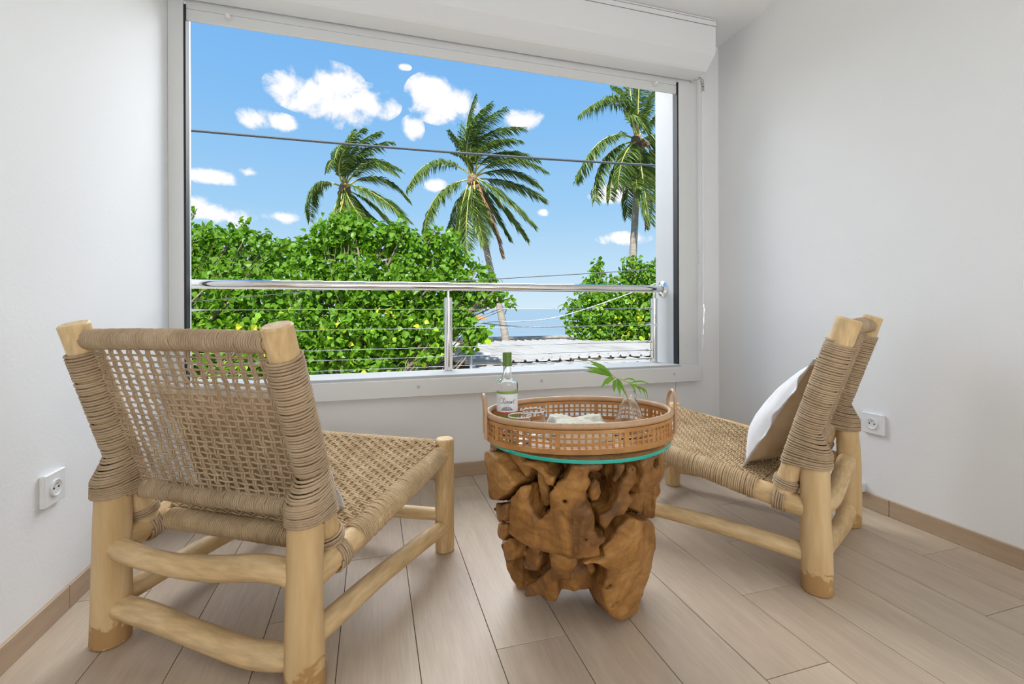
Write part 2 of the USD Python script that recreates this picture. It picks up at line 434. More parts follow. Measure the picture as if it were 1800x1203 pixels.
obj('fascia', box((X0, YS - .012, ZSB), (1.745, Y0, ZS - .012), .003), LACQ, sill)
for x in (.197, .797, 1.560):
    obj('screw_cap', lathe([(0, .0022), (.006, .0018), (.0075, 0), (0, 0)], 16).apply_transform(trimesh.transformations.rotation_matrix(PI / 2, [1, 0, 0])).apply_translation((x, YS - .012, .448)), plain('screw_grey', (.5, .5, .5), .4), sill)

# roller shutter: box, end slat, stoppers
sh = thing('roller_shutter', 'white roller shutter box with its raised end slat above the window', 'roller shutter')
XE = 1.702
prof = [(Y0 - .002, ZC - .002), (2.003, ZC - .002), (2.003, 2.128), (2.010, 2.118), (2.066, 2.068), (2.078, 2.062), (2.178, 2.062), (2.186, 2.072), (Y0 - .002, 2.08)]
obj('shutter_box', prism(prof, 'x', X0 + .001, XE), PVC, sh)
lid = box((X0 + .001, 2.001, 2.262), (XE + .001, 2.01, 2.2855))
obj('lid_strip', lid, PVC, sh)
obj('joint', box((X0 + .001, 2.0015, 2.2855), (XE - .002, 2.006, 2.2885)), plain('joint_brown', (.25, .2, .16), .7), sh)
obj('joint', box((X0 + .001, 2.0015, 2.2592), (XE - .002, 2.006, 2.2618)), plain('joint_grey', (.28, .26, .24), .7), sh)
obj('end_slat', join([box((XL + .001, YF + .006, ZT), (XR - .001, YF + .018, 2.036), .002), box((XL + .001, YF + .007, 2.038), (XR - .001, YF + .016, 2.11), .001)]), LACQ, sh)
for x in (-.572, 1.466):
    k = lathe([(0, .030), (.007, .030), (.010, .026), (.0115, 0), (0, 0)], 20).apply_transform(trimesh.transformations.rotation_matrix(PI / 2, [1, 0, 0])).apply_translation((x, YF + .006, 2.020))
    obj('stopper', k, PVC, sh)

# crank of the shutter
cr = thing('shutter_crank', 'white hanging shutter crank rod with a steel joint and white grip', 'crank')
xc, yc = 1.727, 2.135
obj('joint_bracket', join([tube(spline([(xc - .035, yc + .045, 2.058), (xc - .02, yc + .02, 2.066), (xc - .006, yc, 2.052), (xc, yc, 2.03)], 10), .0065, 10)] +
                          [lathe([(0, .007), (.0085, .005), (.0085, -.005), (0, -.007)], 12).apply_translation((xc - .003 + .002 * k, yc, 2.043 - .012 * k)) for k in range(3)]), STEEL, cr, smooth=40)
obj('bracket_fork', box((xc - .009, yc - .006, 1.985), (xc + .009, yc + .006, 2.012), .002), STEEL, cr)
obj('rod', tube([(xc, yc, 1.99), (xc - .001, yc, .83)], .0062, 12), PVC, cr, smooth=40)
obj('sleeve', tube([(xc - .001, yc, .93), (xc - .001, yc, .825)], .0085, 12), PVC, cr, smooth=40)
obj('link_rod', tube([(xc, yc, .83), (xc + .003, yc - .002, .80), (xc - .004, yc - .004, .68), (xc - .006, yc - .004, .655)], .0032, 8), CHROME, cr, smooth=40)
obj('grip', tube([(xc - .008, yc - .004, .662), (xc - .011, yc - .004, .58)], .0085, 12), PVC, cr, smooth=40)
sw = thing('wall_switch', 'small white switch plate on the window pier behind the crank', 'switch')
obj('plate', box((1.690, Y0 - .018, 1.055), (1.762, Y0 - .004, 1.132), .003), PVC, sw)
obj('rocker', box((1.702, Y0 - .022, 1.066), (1.75, Y0 - .017, 1.121), .002), PVC, sw)

# sockets
def socket(name, label, x, y, z, s):
    o = thing(name, label, 'socket', (x, y, z), 0, 'wall sockets')
    rx = trimesh.transformations.rotation_matrix(s * PI / 2, [0, 1, 0])
    obj('plate', box((0 if s > 0 else -.013, -.0405, -.0405), (.013 if s > 0 else 0, .0405, .0405), .002), PVC, o)
    ring = lathe([(.0215, .0128), (.0215, .0165), (.0195, .0172), (.0185, .0165), (.0175, .0140), (0, .0140), (0, .0125), (.02, .0125)], 32)
    obj('insert', ring.apply_transform(rx), PVC, o, smooth=30)
    hole = [trimesh.creation.cylinder(radius=.0024, height=.003, sections=12).apply_translation((hx, hy, .0138)) for hx, hy in ((0, -.0095), (0, .0095))]
    obj('contact', join(hole).apply_transform(rx), DARK, o)
    pin = trimesh.creation.cylinder(radius=.0022, height=.006, sections=12).apply_translation((-.010 * s, 0, .0150))
    obj('earth_pin', pin.apply_transform(rx), STEEL, o)


socket('wall_socket', 'square white socket on the left wall behind the chair', X0, 1.474, .350, 1)
socket('wall_socket', 'square white socket on the right wall beside the cushioned chair', X1, 1.355, .345, -1)
tr = thing('cable_duct', 'small white cable duct on the skirting of the right wall', 'cable duct')
obj('duct', box((X1 - .024, 1.392, .064), (X1, Y0 - .02, .094), .002), PVC, tr)
obj('end_cap', box((X1 - .0255, 1.386, .0625), (X1, 1.396, .0955), .002), plain('cap_grey', (.62, .62, .62), .4), tr)

# added ceiling lamp out of view, there to brighten the room
lamp = thing('ceiling_lamp', 'added round ceiling lamp behind the viewer as unseen fill light', 'lamp', (.55, -1.2, ZC))
obj('housing', lathe([(0, 0), (.19, 0), (.2, -.012), (.2, -.05), (.188, -.056), (.188, -.05), (0, -.05)], 48), PVC, lamp)
obj('diffuser', lathe([(0, -.051), (.186, -.051), (.18, -.06), (0, -.066)], 48), mat('added_lamp_glow', {"e": ("emission", {"color": (1., .97, .92), "strength": 4.0})}, surface='e.emission'), lamp)

# ================================================================ balcony railing
rl = thing('balcony_railing', 'polished steel railing with round handrail and thin wires outside the window', 'railing')
YR = 2.335
hz = lambda x: .917
obj('handrail', tube([(XL - .35, YR, .917), (XR, YR, .917)], .0212, 24, caps=True), CHROME, rl, smooth=50)
obj('flange', lathe([(0, .008), (.024, .008), (.024, .012), (.0265, .014), (.0455, .006), (.047, 0), (0, 0)], 32).apply_transform(trimesh.transformations.rotation_matrix(-PI / 2, [0, 1, 0])).apply_translation((XR, YR, .917)), CHROME, rl, smooth=35)
wz = (.804, .708, .612, .565, .516)
for px in (.363, 1.552):
    p = tube([(px, YR + .004, .24), (px, YR + .004, .862)], .0205, 24)
    obj('post', p, CHROME, rl, smooth=50)
    obj('pin', tube([(px, YR + .004, .855), (px, YR + .002, .905)], .0065, 12), CHROME, rl, smooth=50)
obj('post_band', tube([(1.552, YR + .004, .700), (1.552, YR + .004, .716)], .0222, 20), PVC, rl, smooth=40)
for z in wz:
    zz = z
    obj('wire', tube([(XL - .35, YR + .004, zz), (1.53, YR + .004, zz)], .0018, 6), STEEL, rl, smooth=60)
    fit = join([tube([(1.45, YR + .004, zz), (1.50, YR + .004, zz)], .0034, 10), lathe([(0, -.012), (.006, -.009), (.0075, 0), (.006, .009), (0, .012)], 12).apply_transform(trimesh.transformations.rotation_matrix(PI / 2, [0, 1, 0])).apply_translation((1.508, YR + .004, zz)), tube([(1.515, YR + .004, zz), (1.54, YR + .004, zz)], .005, 8)])
    obj('tensioner', fit, STEEL, rl, smooth=40)
    if z > .68:
        obj('tensioner', tube([(XL - .30, YR + .004, zz), (XL - .022, YR + .004, zz), (XL + .012, YR + .004, zz), (XL + .04, YR + .004, zz)], [.006, .006, .004, .003], 10), STEEL, rl, smooth=40)
tag(obj('balcony_ledge', box((XL - .6, 2.372, -.1), (XR + .0, 2.46, .30)), WALL), 'white masonry ledge outside under the railing', kind='structure')

# ================================================================ the two rope chairs
def helix(path, rad, pitch, rope, seg=14, sides=5, seed=0, jit=.0006):
    """Centre line of a rope wound round a path (points), at radius rad (number or per point)."""
    g = np.random.default_rng(seed)
    p = V(path, float)
    s = np.r_[0, np.cumsum(np.linalg.norm(np.diff(p, axis=0), axis=1))]
    turns = s[-1] / pitch
    n = int(turns * seg)
    u = np.linspace(0, s[-1], n)
    q = np.stack([np.interp(u, s, p[:, k]) for k in range(3)], -1)
    _, nn, bb_ = frames(p)
    N = np.stack([np.interp(u, s, nn[:, k]) for k in range(3)], -1); B = np.stack([np.interp(u, s, bb_[:, k]) for k in range(3)], -1)
    r = np.interp(u, s, np.broadcast_to(rad, (len(p),))) + rope * .8
    a = np.arange(n) * 2 * PI / seg
    r = r + np.repeat(g.normal(0, jit, n // seg + 2), seg)[:n]
    q = q + (np.repeat(g.normal(0, pitch * .10, n // seg + 2), seg)[:n])[:, None] * np.gradient(q, axis=0) / (np.linalg.norm(np.gradient(q, axis=0), axis=1, keepdims=True) + 1e-9)
    return q + r[:, None] * (np.cos(a)[:, None] * N + np.sin(a)[:, None] * B)


def hull_loop(c1, r1, c2, r2, a):
    """Points round the hull of two circles in the plane, at outward angles a."""
    d = np.stack([np.cos(a), np.sin(a)], -1)
    s1, s2 = d @ c1 + r1, d @ c2 + r2
    w = 1 / (1 + np.exp(-(s1 - s2) / .004))
    return w[:, None] * (c1 + r1 * d) + (1 - w)[:, None] * (c2 + r2 * d)


def weave(P, nu, nv, pair, r, amp, twill, seed, sides=5, jitter=.0012):
    """Two families of cords on the patch P(u, v) -> point (with normal), over and under each other."""
    g = np.random.default_rng(seed)

    def family(n, m, along_u):
        lines = []
        for i in range(n):
            for side in ((-1, 1) if pair[0 if along_u else 1] else (0,)):
                t = (i + .5) / n
                k = np.arange(2 * m + 1) / (2 * m)
                cross = np.floor(k * m)
                ph = np.where(((i + (k * m).astype(int)) // (2 if twill else 1)) % 2 == 0, 1., -1.)
                z = np.zeros(len(k)); z[1::2] = ph[1::2]
                z *= amp * (1 if along_u else -1)
                off = side * pair[2] * .5
                w = g.normal(0, jitter, len(k)); w = np.convolve(w, [.25, .5, .25], 'same'); w[0] = w[-1] = 0
                uu, vv = (k, np.full(len(k), t)) if along_u else (np.full(len(k), t), k)
                q, nrm, du, dv = P(uu, vv)
                lines.append(q + nrm * (z + .0003 * g.normal())[:, None] + (dv if along_u else du) * (off + w)[:, None])
        return lines
    return ropes(family(nv, nu, True) + family(nu, nv, False), r, sides)


def patch(c00, c10, c01, c11, sag=0.0):
    c00, c10, c01, c11 = (V(c, float) for c in (c00, c10, c01, c11))
    nrm = np.cross(c10 - c00, c01 - c00); nrm /= np.linalg.norm(nrm)
    eu, ev = (c10 - c00) / np.linalg.norm(c10 - c00), (c01 - c00) / np.linalg.norm(c01 - c00)

    def P(u, v):
        u, v = u[:, None], v[:, None]
        q = (1 - u) * (1 - v) * c00 + u * (1 - v) * c10 + (1 - u) * v * c01 + u * v * c11
        return q - nrm * sag * (4 * u * (1 - u)) * (4 * v * (1 - v)), np.broadcast_to(nrm, q.shape), eu, ev
    return P


def make_chair(label, loc, rotz, fl, fr, seed, top_bow, rope_seat):
    t = thing('rope_lounge_chair', label, 'chair', loc, rotz, 'rope lounge chairs')
    W, RL_, RF = .278, .0405, .0315
    S = lambda k: seed * 50 + k
    # legs
    for k, x in enumerate((-W, W)):
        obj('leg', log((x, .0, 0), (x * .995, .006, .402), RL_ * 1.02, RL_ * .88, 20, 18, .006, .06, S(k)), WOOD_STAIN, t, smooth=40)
    for k, (x, y) in enumerate((fl, fr)):
        obj('leg', log((x, y, 0), (x, y, .372), RF, RF * .98, 18, 12, .002, .03, S(k + 2)), WOOD_Z, t, smooth=40)
    # seat rails
    rails = []
    for k, (x, (fx, fy)) in enumerate(zip((-W, W), (fl, fr))):
        a, b = V([x + (.012 if x < 0 else -.012) * 0, .012, .226]), V([fx, fy - .012, .330])
        rails.append((a, b))
        obj('side_rail', log(a, b, .031, .026, 18, 16, .008, .05, S(k + 4)), WOOD_Y, t, smooth=40)
    fa, fb = V([fl[0], fl[1] - .004, .338]), V([fr[0], fr[1] - .004, .338])
    obj('front_rail', log(fa, fb, .0235, .0235, 16, 10, .004, .03, S(6)), WOOD_X, t, smooth=40)
    ra, rb = rails[0][0] + (rails[0][1] - rails[0][0]) * .20, rails[1][0] + (rails[1][1] - rails[1][0]) * .20
    ra, rb = ra + V([0, 0, .0]), rb + V([0, 0, .0])
    obj('rear_rail', log(ra, rb, .0225, .0225, 16, 10, .004, .03, S(7)), WOOD_X, t, smooth=40)
    # stretchers
    obj('stretcher', log((-W + .02, -.002, .232), (W - .02, .002, .235), .024, .029, 18, 20, .0, .10, S(8), [(-.12, -.012, .222), (.05, -.004, .222), (.15, -.004, .240)]), WOOD_X, t, smooth=40)
    obj('stretcher', log((-W + .02, .0, .085), (W - .02, .0, .066), .027, .029, 18, 20, .0, .09, S(9), [(-.10, .004, .072), (.07, .002, .050)]), WOOD_X, t, smooth=40)
    for k, (x, (fx, fy)) in enumerate(zip((-W, W), (fl, fr))):
        obj('stretcher', log((x, .02, .098), (fx, fy - .01, .082), .0265, .0235, 16, 18, .014, .06, S(10 + k)), WOOD_Y, t, smooth=40)
    obj('stretcher', log((fl[0] + .01, fl[1] - .002, .105), (fr[0] - .01, fr[1] - .002, .118), .0215, .0205, 16, 12, .008, .06, S(12)), WOOD_X, t, smooth=40)
    # back posts
    B0, B1 = V([0, .088, .258]), V([0, -.076, .772])
    bd = (B1 - B0) / np.linalg.norm(B1 - B0)
    for k, x in enumerate((-.279, .276)):
        obj('back_post', log(B0 + [x, 0, 0], B1 + [x, 0, 0], .0285, .0305, 20, 16, .003, .05, S(14 + k)), WOOD_Z, t, smooth=40)
    bp = lambda z: B0 + (B1 - B0) * (z - B0[2]) / (B1[2] - B0[2])
    # ropes round the posts, widening to take in the tops of the rear legs
    for k, x in enumerate((-.279, .276)):
        z0, z1, pitch_ = .352, .708, .0063
        seg = 18
        n = int((z1 - z0) / pitch_ * seg)
        zz = np.linspace(z0, z1, n)
        a = np.arange(n) * 2 * PI / seg
        g = np.random.default_rng(S(16 + k))
        pts = np.zeros((n, 3))
        jz = np.repeat(g.normal(0, .0010, n // seg + 2), seg)[:n]
        for i in range(n):
            z = zz[i]
            pc = bp(z)
            lr = np.interp(z, [.30, .41, .45, .485], [.0385, .0375, .027, .0])
            lc = V([x * .0 , .004 + (pc[1] - .004) * np.interp(z, [.40, .485], [0, .9])])
            tilt = np.interp(z, [.35, .46], [.0, .31])
            q = hull_loop(V([0., pc[1]]), .0308, lc, lr, a[i:i + 1])[0]
            d = V([math.cos(a[i]), math.sin(a[i])]) * .0025
            q = q + d
            pts[i] = (x + q[0], q[1], z + tilt * (q[1] - pc[1]) + jz[i])
        obj('rope_wrap', tube(pts, .0033, 6), ROPE, t, smooth=True)
    # top and bottom rails of the back with their ropes
    zt, zb = .735, .352
    for nm, z, r_, bow in (('top_rail', zt, .0185, top_bow), ('lower_back_rail', zb, .0175, 0.0)):
        c = bp(z)
        p = spline([c + [-.279, 0, 0], c + [0, -bow * .3, bow], c + [.276, 0, 0]], 12) if bow else np.linspace(c + [-.279, 0, 0], c + [.276, 0, 0], 12)
        obj(nm, tube(p, r_, 14), WOOD_X, t, smooth=40)
        inner = p[(p[:, 0] > -.262) & (p[:, 0] < .262)]
        inner = np.vstack([[p[0] + (p[1] - p[0]) * .6], inner, [p[-1] + (p[-2] - p[-1]) * .6]])
        obj('rope_wrap', tube(helix(inner, r_, .0060, .0031, seed=S(20)), .0031, 5), ROPE, t, smooth=True)
    # ropes on the seat rails
    for k, (a, b) in enumerate(rails):
        p = np.linspace(a + (b - a) * .235, a + (b - a) * .945, 20)
        obj('rope_wrap', tube(helix(p, np.linspace(.030, .0265, 20), .0060, .0031, seed=S(22 + k)), .0031, 5), rope_seat, t, smooth=True)
    for k, (a, b, r_) in enumerate(((fa, fb, .0235), (ra, rb, .0225))):
        p = np.linspace(a + (b - a) * .055, a + (b - a) * .945, 16)
        obj('rope_wrap', tube(helix(p, r_, .0060, .0031, seed=S(24 + k)), .0031, 5), rope_seat, t, smooth=True)
    # lashings where the posts stand on the seat rails
    for k, x in enumerate((-.279, .276)):
        a, b = rails[k]
        c = B0 + [x, 0, 0] + bd * .034
        lash = [helix(np.linspace(c - bd * .014, c + bd * .014, 6), .030, .0062, .0032, seed=S(26 + k))]
        m = a + (b - a) * ((B0[1] - a[1] + .004) / (b[1] - a[1]))
        dr = (b - a) / np.linalg.norm(b - a)
        lash.append(helix(np.linspace(m - dr * .016, m + dr * .016, 6), .0325, .0062, .0032, seed=S(28 + k)))
        obj('lashing', ropes(lash, .0032), ROPE, t, smooth=True)
    # weaves
    cz, cb = bp(zt - .012), bp(zb + .012)
    bw = weave(patch(cb + [-.262, 0, 0], cb + [.26, 0, 0], cz + [-.262, 0, 0], cz + [.26, 0, 0]), 19, 25, (False, True, .0072), .0026, .0017, False, S(30), jitter=.0012)
    tag(obj('back_weave', bw, ROPE, t, smooth=True), kind='stuff')
    s0, s1 = ra + [0.012, .010, .026], rb + [-.012, .010, .026]
    e0, e1 = fa + [.012, -.012, .024], fb + [-.012, -.012, .024]
    sw_ = weave(patch(s0, s1, e0, e1, .012), 27, 32, (True, False, .0072), .0029, .0038, False, S(31), jitter=.0010)
    tag(obj('seat_weave', sw_, rope_seat, t, smooth=True), kind='stuff')
    return t


make_chair('woven rope lounge chair at the left, its openwork back turned to the viewer', (-.3755, 1.2145, 0), -31.84, (-.292, .606), (.334, .604), 1, .004, ROPE_SEAT)
make_chair('woven rope lounge chair at the right, seen from its side with a white cushion', (1.4475, 1.1585, 0), 30.25, (-.288, .640), (.215, .646), 2, .012, ROPE_SEAT)


def cushion(label, loc, rotz, base, top, x0, x1, seed, thick=.105):
    """A square cushion leaning with its back on the line base -> top (y, z) in the chair's coordinates."""
    t = thing('cushion', label, 'cushion', loc, rotz, 'cushions on the lounge chairs')
    g = np.random.default_rng(seed)
    N = 33
    u, v = np.meshgrid(np.linspace(-1, 1, N), np.linspace(-1, 1, N), indexing='ij')
    puff = ((1 - np.abs(u) ** 2.6) * (1 - np.abs(v) ** 2.6)) ** .62
    base, top = V(base), V(top)
    ev = V([0, top[0] - base[0], top[1] - base[1]]); Hh = np.linalg.norm(ev); ev = ev / Hh
    eu = V([1., 0, 0]); en = np.cross(ev, eu)              # away from the back, towards the sitter
    if en[1] < 0:
        en = -en
    mid = V([(x0 + x1) / 2, (base[0] + top[0]) / 2, (base[1] + top[1]) / 2])
    # corners drawn in a little, edges bowed in
    bow = 1 - .045 * (1 - np.abs(v) ** 2); bow2 = 1 - .045 * (1 - np.abs(u) ** 2)
    Xc = u * (x1 - x0) / 2 * bow; Yc = v * Hh / 2 * bow2
    wr = meshkit.fbm(np.stack([u * 2.5, v * 2.5, 0 * u + seed], -1), 3, seed) - .5
    quilt = -.004 * (np.exp(-(np.abs(u * 2.2 % 1 - .5) / .07) ** 2)) * puff

    def sheet(front):
        low = 1.12 - .5 * v
        h = puff * low * (thick * .55 if front else -thick * .62) + wr * .012 * puff + (quilt if front else 0)
        p = mid + Xc[..., None] * eu + Yc[..., None] * ev + h[..., None] * en
        i, j = np.meshgrid(np.arange(N - 1), np.arange(N - 1), indexing='ij')
        A = (i * N + j).ravel(); q = np.stack([A, A + N, A + N + 1, A + 1], -1)
        f = np.vstack([q[:, [0, 1, 2]], q[:, [0, 2, 3]]])
        return trimesh.Trimesh(p.reshape(-1, 3), f if front else f[:, ::-1], process=False)
    obj('front_panel', sheet(True), LINEN_WHITE, t, smooth=True)
    tag(obj('back_panel', sheet(False), LINEN_TAN, t, smooth=True), 'tan linen back of the cushion')
    # flat wavy flange round the edge
    e = np.r_[np.c_[np.linspace(-1, 1, N), -np.ones(N)], np.c_[np.ones(N), np.linspace(-1, 1, N)][1:], np.c_[np.linspace(1, -1, N), np.ones(N)][1:], np.c_[-np.ones(N), np.linspace(1, -1, N)][1:-1]]
    k = np.arange(len(e)); b1 = 1 - .045 * (1 - np.abs(e[:, 1]) ** 2); b2 = 1 - .045 * (1 - np.abs(e[:, 0]) ** 2)
    cu, cv = e[:, 0] * (x1 - x0) / 2 * b1, e[:, 1] * Hh / 2 * b2
    rings = []
    for w, off in ((-.004, .0016), (.012, .0016), (.022, .0012), (.022, -.0012), (.012, -.0016), (-.004, -.0016)):
        wave = (meshkit.noise(np.stack([cu * 28, cv * 28, 0 * cu + seed], -1), seed) - .5) * .020 * max(w, 0) / .022
        rings.append(mid + (cu + np.sign(e[:, 0]) * (np.abs(e[:, 0]) > .999) * w)[:, None] * eu + (cv + np.sign(e[:, 1]) * (np.abs(e[:, 1]) > .999) * w)[:, None] * ev + (off + wave)[:, None] * en)
    R = np.stack(rings); m, n = R.shape[:2]
    f = []
    for a in range(m):
        b = (a + 1) % m
        j = np.arange(n); jn = (j + 1) % n
        f += [np.stack([a * n + j, a * n + jn, b * n + jn], -1), np.stack([a * n + j, b * n + jn, b * n + j], -1)]
    fl = trimesh.Trimesh(R.reshape(-1, 3), np.vstack(f), process=False)
    if fl.volume < 0:
        fl.invert()
    obj('flange', fl, LINEN_WHITE, t, smooth=50)
    return t


cushion('white cushion with a tan back leaning on the right chair', (1.4475, 1.1585, 0), 30.25, (.212, .296), (.030, .632), -.205, .175, 3)
cushion('white cushion with a tan back behind the openwork back of the left chair', (-.3755, 1.2145, 0), -31.84, (.215, .300), (.075, .600), -.215, .20, 4, .10)
# ================================================================ root table with its glass top
AX, GZ = V([.540, 1.203]), .447
tb = thing('root_side_table', 'round side table of carved teak root with a green edged glass top', 'side table', (AX[0], AX[1], 0))
ENV = lambda z: .165 + .087 * np.sqrt(np.clip(z, 0, .46) / .44)


def root_mesh():
    crop = lambda x, y: (840 + x / 3.646, 780 + y / 3.646)

    def on_env(x, y):
        """(angle, height) where the sight line of a pixel meets the outside of the root."""
        d = ray(*crop(x, y))
        t = np.linspace(.85, 1.6, 1500)
        p = EYE + t[:, None] * d
        gap = np.hypot(p[:, 0] - AX[0], p[:, 1] - AX[1]) - ENV(p[:, 2])
        k = np.argmax(gap < 0) if (gap < 0).any() else np.argmin(gap)
        q = p[k]
        return math.atan2(q[1] - AX[1], q[0] - AX[0]), q[2]
    lobes = [
        (.012, .10, [(25, 40), (110, 60), (130, 120), (200, 200), (240, 250), (235, 290), (190, 340), (130, 378), (85, 378), (50, 280), (25, 150)]),
        (-.022, .08, [(110, 30), (210, 70), (295, 180), (288, 240), (240, 292), (238, 250), (195, 195), (130, 110)]),
        (.002, .06, [(232, 140), (262, 122), (330, 120), (420, 158), (432, 195), (505, 235), (480, 300), (440, 300), (418, 285), (388, 228), (330, 192), (262, 168)]),
        (-.032, .07, [(290, 185), (395, 238), (432, 300), (448, 440), (380, 480), (325, 400), (322, 310)]),
        (.006, .12, [(188, 345), (255, 283), (322, 295), (332, 400), (388, 486), (446, 440), (440, 330), (500, 262), (600, 150), (830, 130), (815, 180), (750, 222), (722, 232), (742, 262), (718, 330), (725, 395), (762, 450), (772, 560), (792, 602), (852, 602), (842, 650), (792, 680), (802, 742), (640, 767), (520, 742), (330, 692), (248, 642), (190, 585), (182, 480), (188, 400)]),
        (-.004, .08, [(905, 150), (985, 138), (962, 215), (920, 285), (890, 300), (870, 250), (880, 200)]),
        (.004, .09, [(985, 138), (1045, 135), (1048, 220), (1002, 330), (1020, 350), (1016, 385), (962, 482), (905, 495), (822, 588), (776, 548), (766, 470), (830, 440), (880, 420), (905, 360), (915, 290), (962, 215)]),
        (-.038, .06, [(735, 290), (800, 262), (850, 295), (868, 380), (830, 440), (770, 450), (735, 400)]),
        (.004, .08, [(1060, 165), (1100, 80), (1200, 60), (1230, 150), (1208, 250), (1130, 312), (1050, 362), (1028, 280), (1072, 222)]),
        (-.03, .08, [(1085, 350), (1150, 305), (1185, 345), (1155, 490), (1060, 470), (1000, 445), (1035, 370)]),
        (.004, .11, [(842, 640), (905, 560), (985, 474), (1060, 500), (1150, 480), (1150, 650), (1115, 850), (1055, 1000), (1005, 1140), (910, 1165), (838, 1115), (815, 1050), (778, 950), (828, 890), (825, 835), (760, 800), (690, 808), (632, 765), (802, 738), (795, 680)]),
        (-.040, .07, [(650, 795), (790, 830), (825, 885), (780, 955), (720, 900)]),
        (-.016, .11, [(410, 715), (520, 745), (640, 768), (662, 800), (592, 942), (530, 935), (500, 930), (490, 970), (507, 1020), (482, 1075), (410, 1066), (350, 1025), (258, 1024), (232, 982), (240, 932), (320, 905), (430, 830)]),
        (.0, .06, [(80, 378), (180, 385), (182, 490), (160, 522), (98, 500)]),
        (.004, .06, [(98, 500), (175, 520), (182, 592), (150, 645), (118, 620)]),
        (.012, .05, [(160, 625), (190, 600), (230, 660), (237, 755), (200, 768), (163, 700)]),
        (-.004, .06, [(122, 650), (160, 660), (205, 775), (140, 772)]),
        (-.028, .07, [(240, 675), (330, 705), (362, 780), (335, 885), (215, 845), (200, 790)]),
        (-.055, .05, [(345, 700), (420, 720), (415, 780), (370, 775)]),
    ]
    h = .0045
    lo, hi = V([-.285, -.285, -.012]), V([.285, .285, GZ + .008])
    ax = [np.arange(a, b, h) for a, b in zip(lo, hi)]
    X, Y, Z = np.meshgrid(*ax, indexing='ij')
    P = np.stack([X, Y, Z], -1)
    n1 = meshkit.fbm(P * 13 + 5, 3, 3) - .5
    n2 = meshkit.fbm(P * 38 + 9, 3, 8) - .5
    warp = meshkit.fbm(P * 22 + 3, 2, 5) - .5
    R = np.hypot(X, Y); TH = np.arctan2(Y, X)
    E = ENV(Z)
    ss = .225
    smax = lambda a, b, k: np.maximum(a, b) + np.maximum(k - np.abs(a - b), 0) ** 2 / (4 * k)
    smin = lambda a, b, k: np.minimum(a, b) - np.maximum(k - np.abs(a - b), 0) ** 2 / (4 * k)
    core_r = .63 * E - .015 + n1 * .07
    core = np.maximum(R - core_r, np.maximum(.075 + n1 * .10 - Z, Z - GZ))
    vol = core
    shell = R > .085
    th_front = math.atan2(-FWD[1], -FWD[0])
    for off, dep, poly in lobes:
        q = V([on_env(x, y) for x, y in poly])
        t0 = np.unwrap(q[:, 0]); tm = t0.mean()
        S, T = (np.angle(np.exp(1j * (TH - tm)))) * ss + warp * .010, Z + n2 * .010
        qs = np.c_[(t0 - tm) * ss, q[:, 1]]
        qs[:, 1] = np.where(q[:, 1] < .012, -.02, qs[:, 1])
        m = shell & (S > qs[:, 0].min() - .04) & (S < qs[:, 0].max() + .04) & (T > qs[:, 1].min() - .04) & (T < qs[:, 1].max() + .04)
        s_, t_ = S[m], T[m]
        d2 = np.full(len(s_), 1e9); inside = np.zeros(len(s_), bool)
        for (ax_, ay), (bx, by) in zip(qs, np.roll(qs, -1, 0)):
            ex, ey = bx - ax_, by - ay
            u = np.clip(((s_ - ax_) * ex + (t_ - ay) * ey) / (ex * ex + ey * ey + 1e-12), 0, 1)
            d2 = np.minimum(d2, (s_ - ax_ - u * ex) ** 2 + (t_ - ay - u * ey) ** 2)
            c = ((ay > t_) != (by > t_)) & (s_ < (bx - ax_) * (t_ - ay) / (by - ay + 1e-12) + ax_)
            inside ^= c
        pd = np.where(inside, -1, 1) * np.sqrt(d2) + .0048
        bulge = np.clip(-pd, 0, .03) * .14
        rr = R[m] - (E[m] + off + bulge - .010 + n1[m] * .012)
        f = smax(pd, rr, .007)
        f = np.maximum(f, -(rr + dep + .035 + n1[m] * .03))
        vol[m] = smin(vol[m], f, .006)
    # the far side: irregular lobes between crevices
    g = np.random.default_rng(12)
    seeds = np.c_[g.uniform(th_front + 1.55, th_front + 2 * PI - 1.55, 26), g.uniform(-.02, .44, 26)]
    m = shell & (np.abs(np.angle(np.exp(1j * (TH - th_front)))) > 1.30)
    s_, t_ = TH[m], Z[m] + warp[m] * .05
    ds = np.stack([np.hypot(np.angle(np.exp(1j * (s_ + warp[m] * .3 - a))) * ss, (t_ - b) * .7) for a, b in seeds])
    ds.sort(axis=0)
    f = smax(-(ds[1] - ds[0]) * .5 + .010, R[m] - (E[m] - .012 + n1[m] * .05), .014)
    f = np.maximum(f, -(R[m] - (E[m] - .11 + n1[m] * .05)))
    arch = np.hypot(np.angle(np.exp(1j * (s_ - th_front - PI))) * ss / .13, t_ / .13) - 1
    f = np.maximum(f, -arch * .1)
    vol[m] = smin(vol[m], f, .006)
    # knot hole, small holes and scoops of the front
    for x, y, r_, dp in ((1156, 140, .0155, .05), (555, 385, .0045, .02), (698, 622, .003, .01), (850, 930, .006, .02), (1040, 855, .010, .012), (530, 455, .007, .006), (735, 200, .006, .02), (1035, 148, .004, .02), (445, 1000, .008, .012), (890, 1040, .005, .01), (800, 345, .014, .03), (860, 225, .012, .05)):
        a, z = on_env(x, y)
        c = V([math.cos(a), math.sin(a)])
        e = ENV(z)
        tcoord = X * c[0] + Y * c[1]
        lat = np.hypot(X * -c[1] + Y * c[0], Z - z)
        hole = np.maximum(lat - r_ * (1 + n2 * 1.2), -(tcoord - (e - dp)))
        vol = smax(vol, -hole, .004)
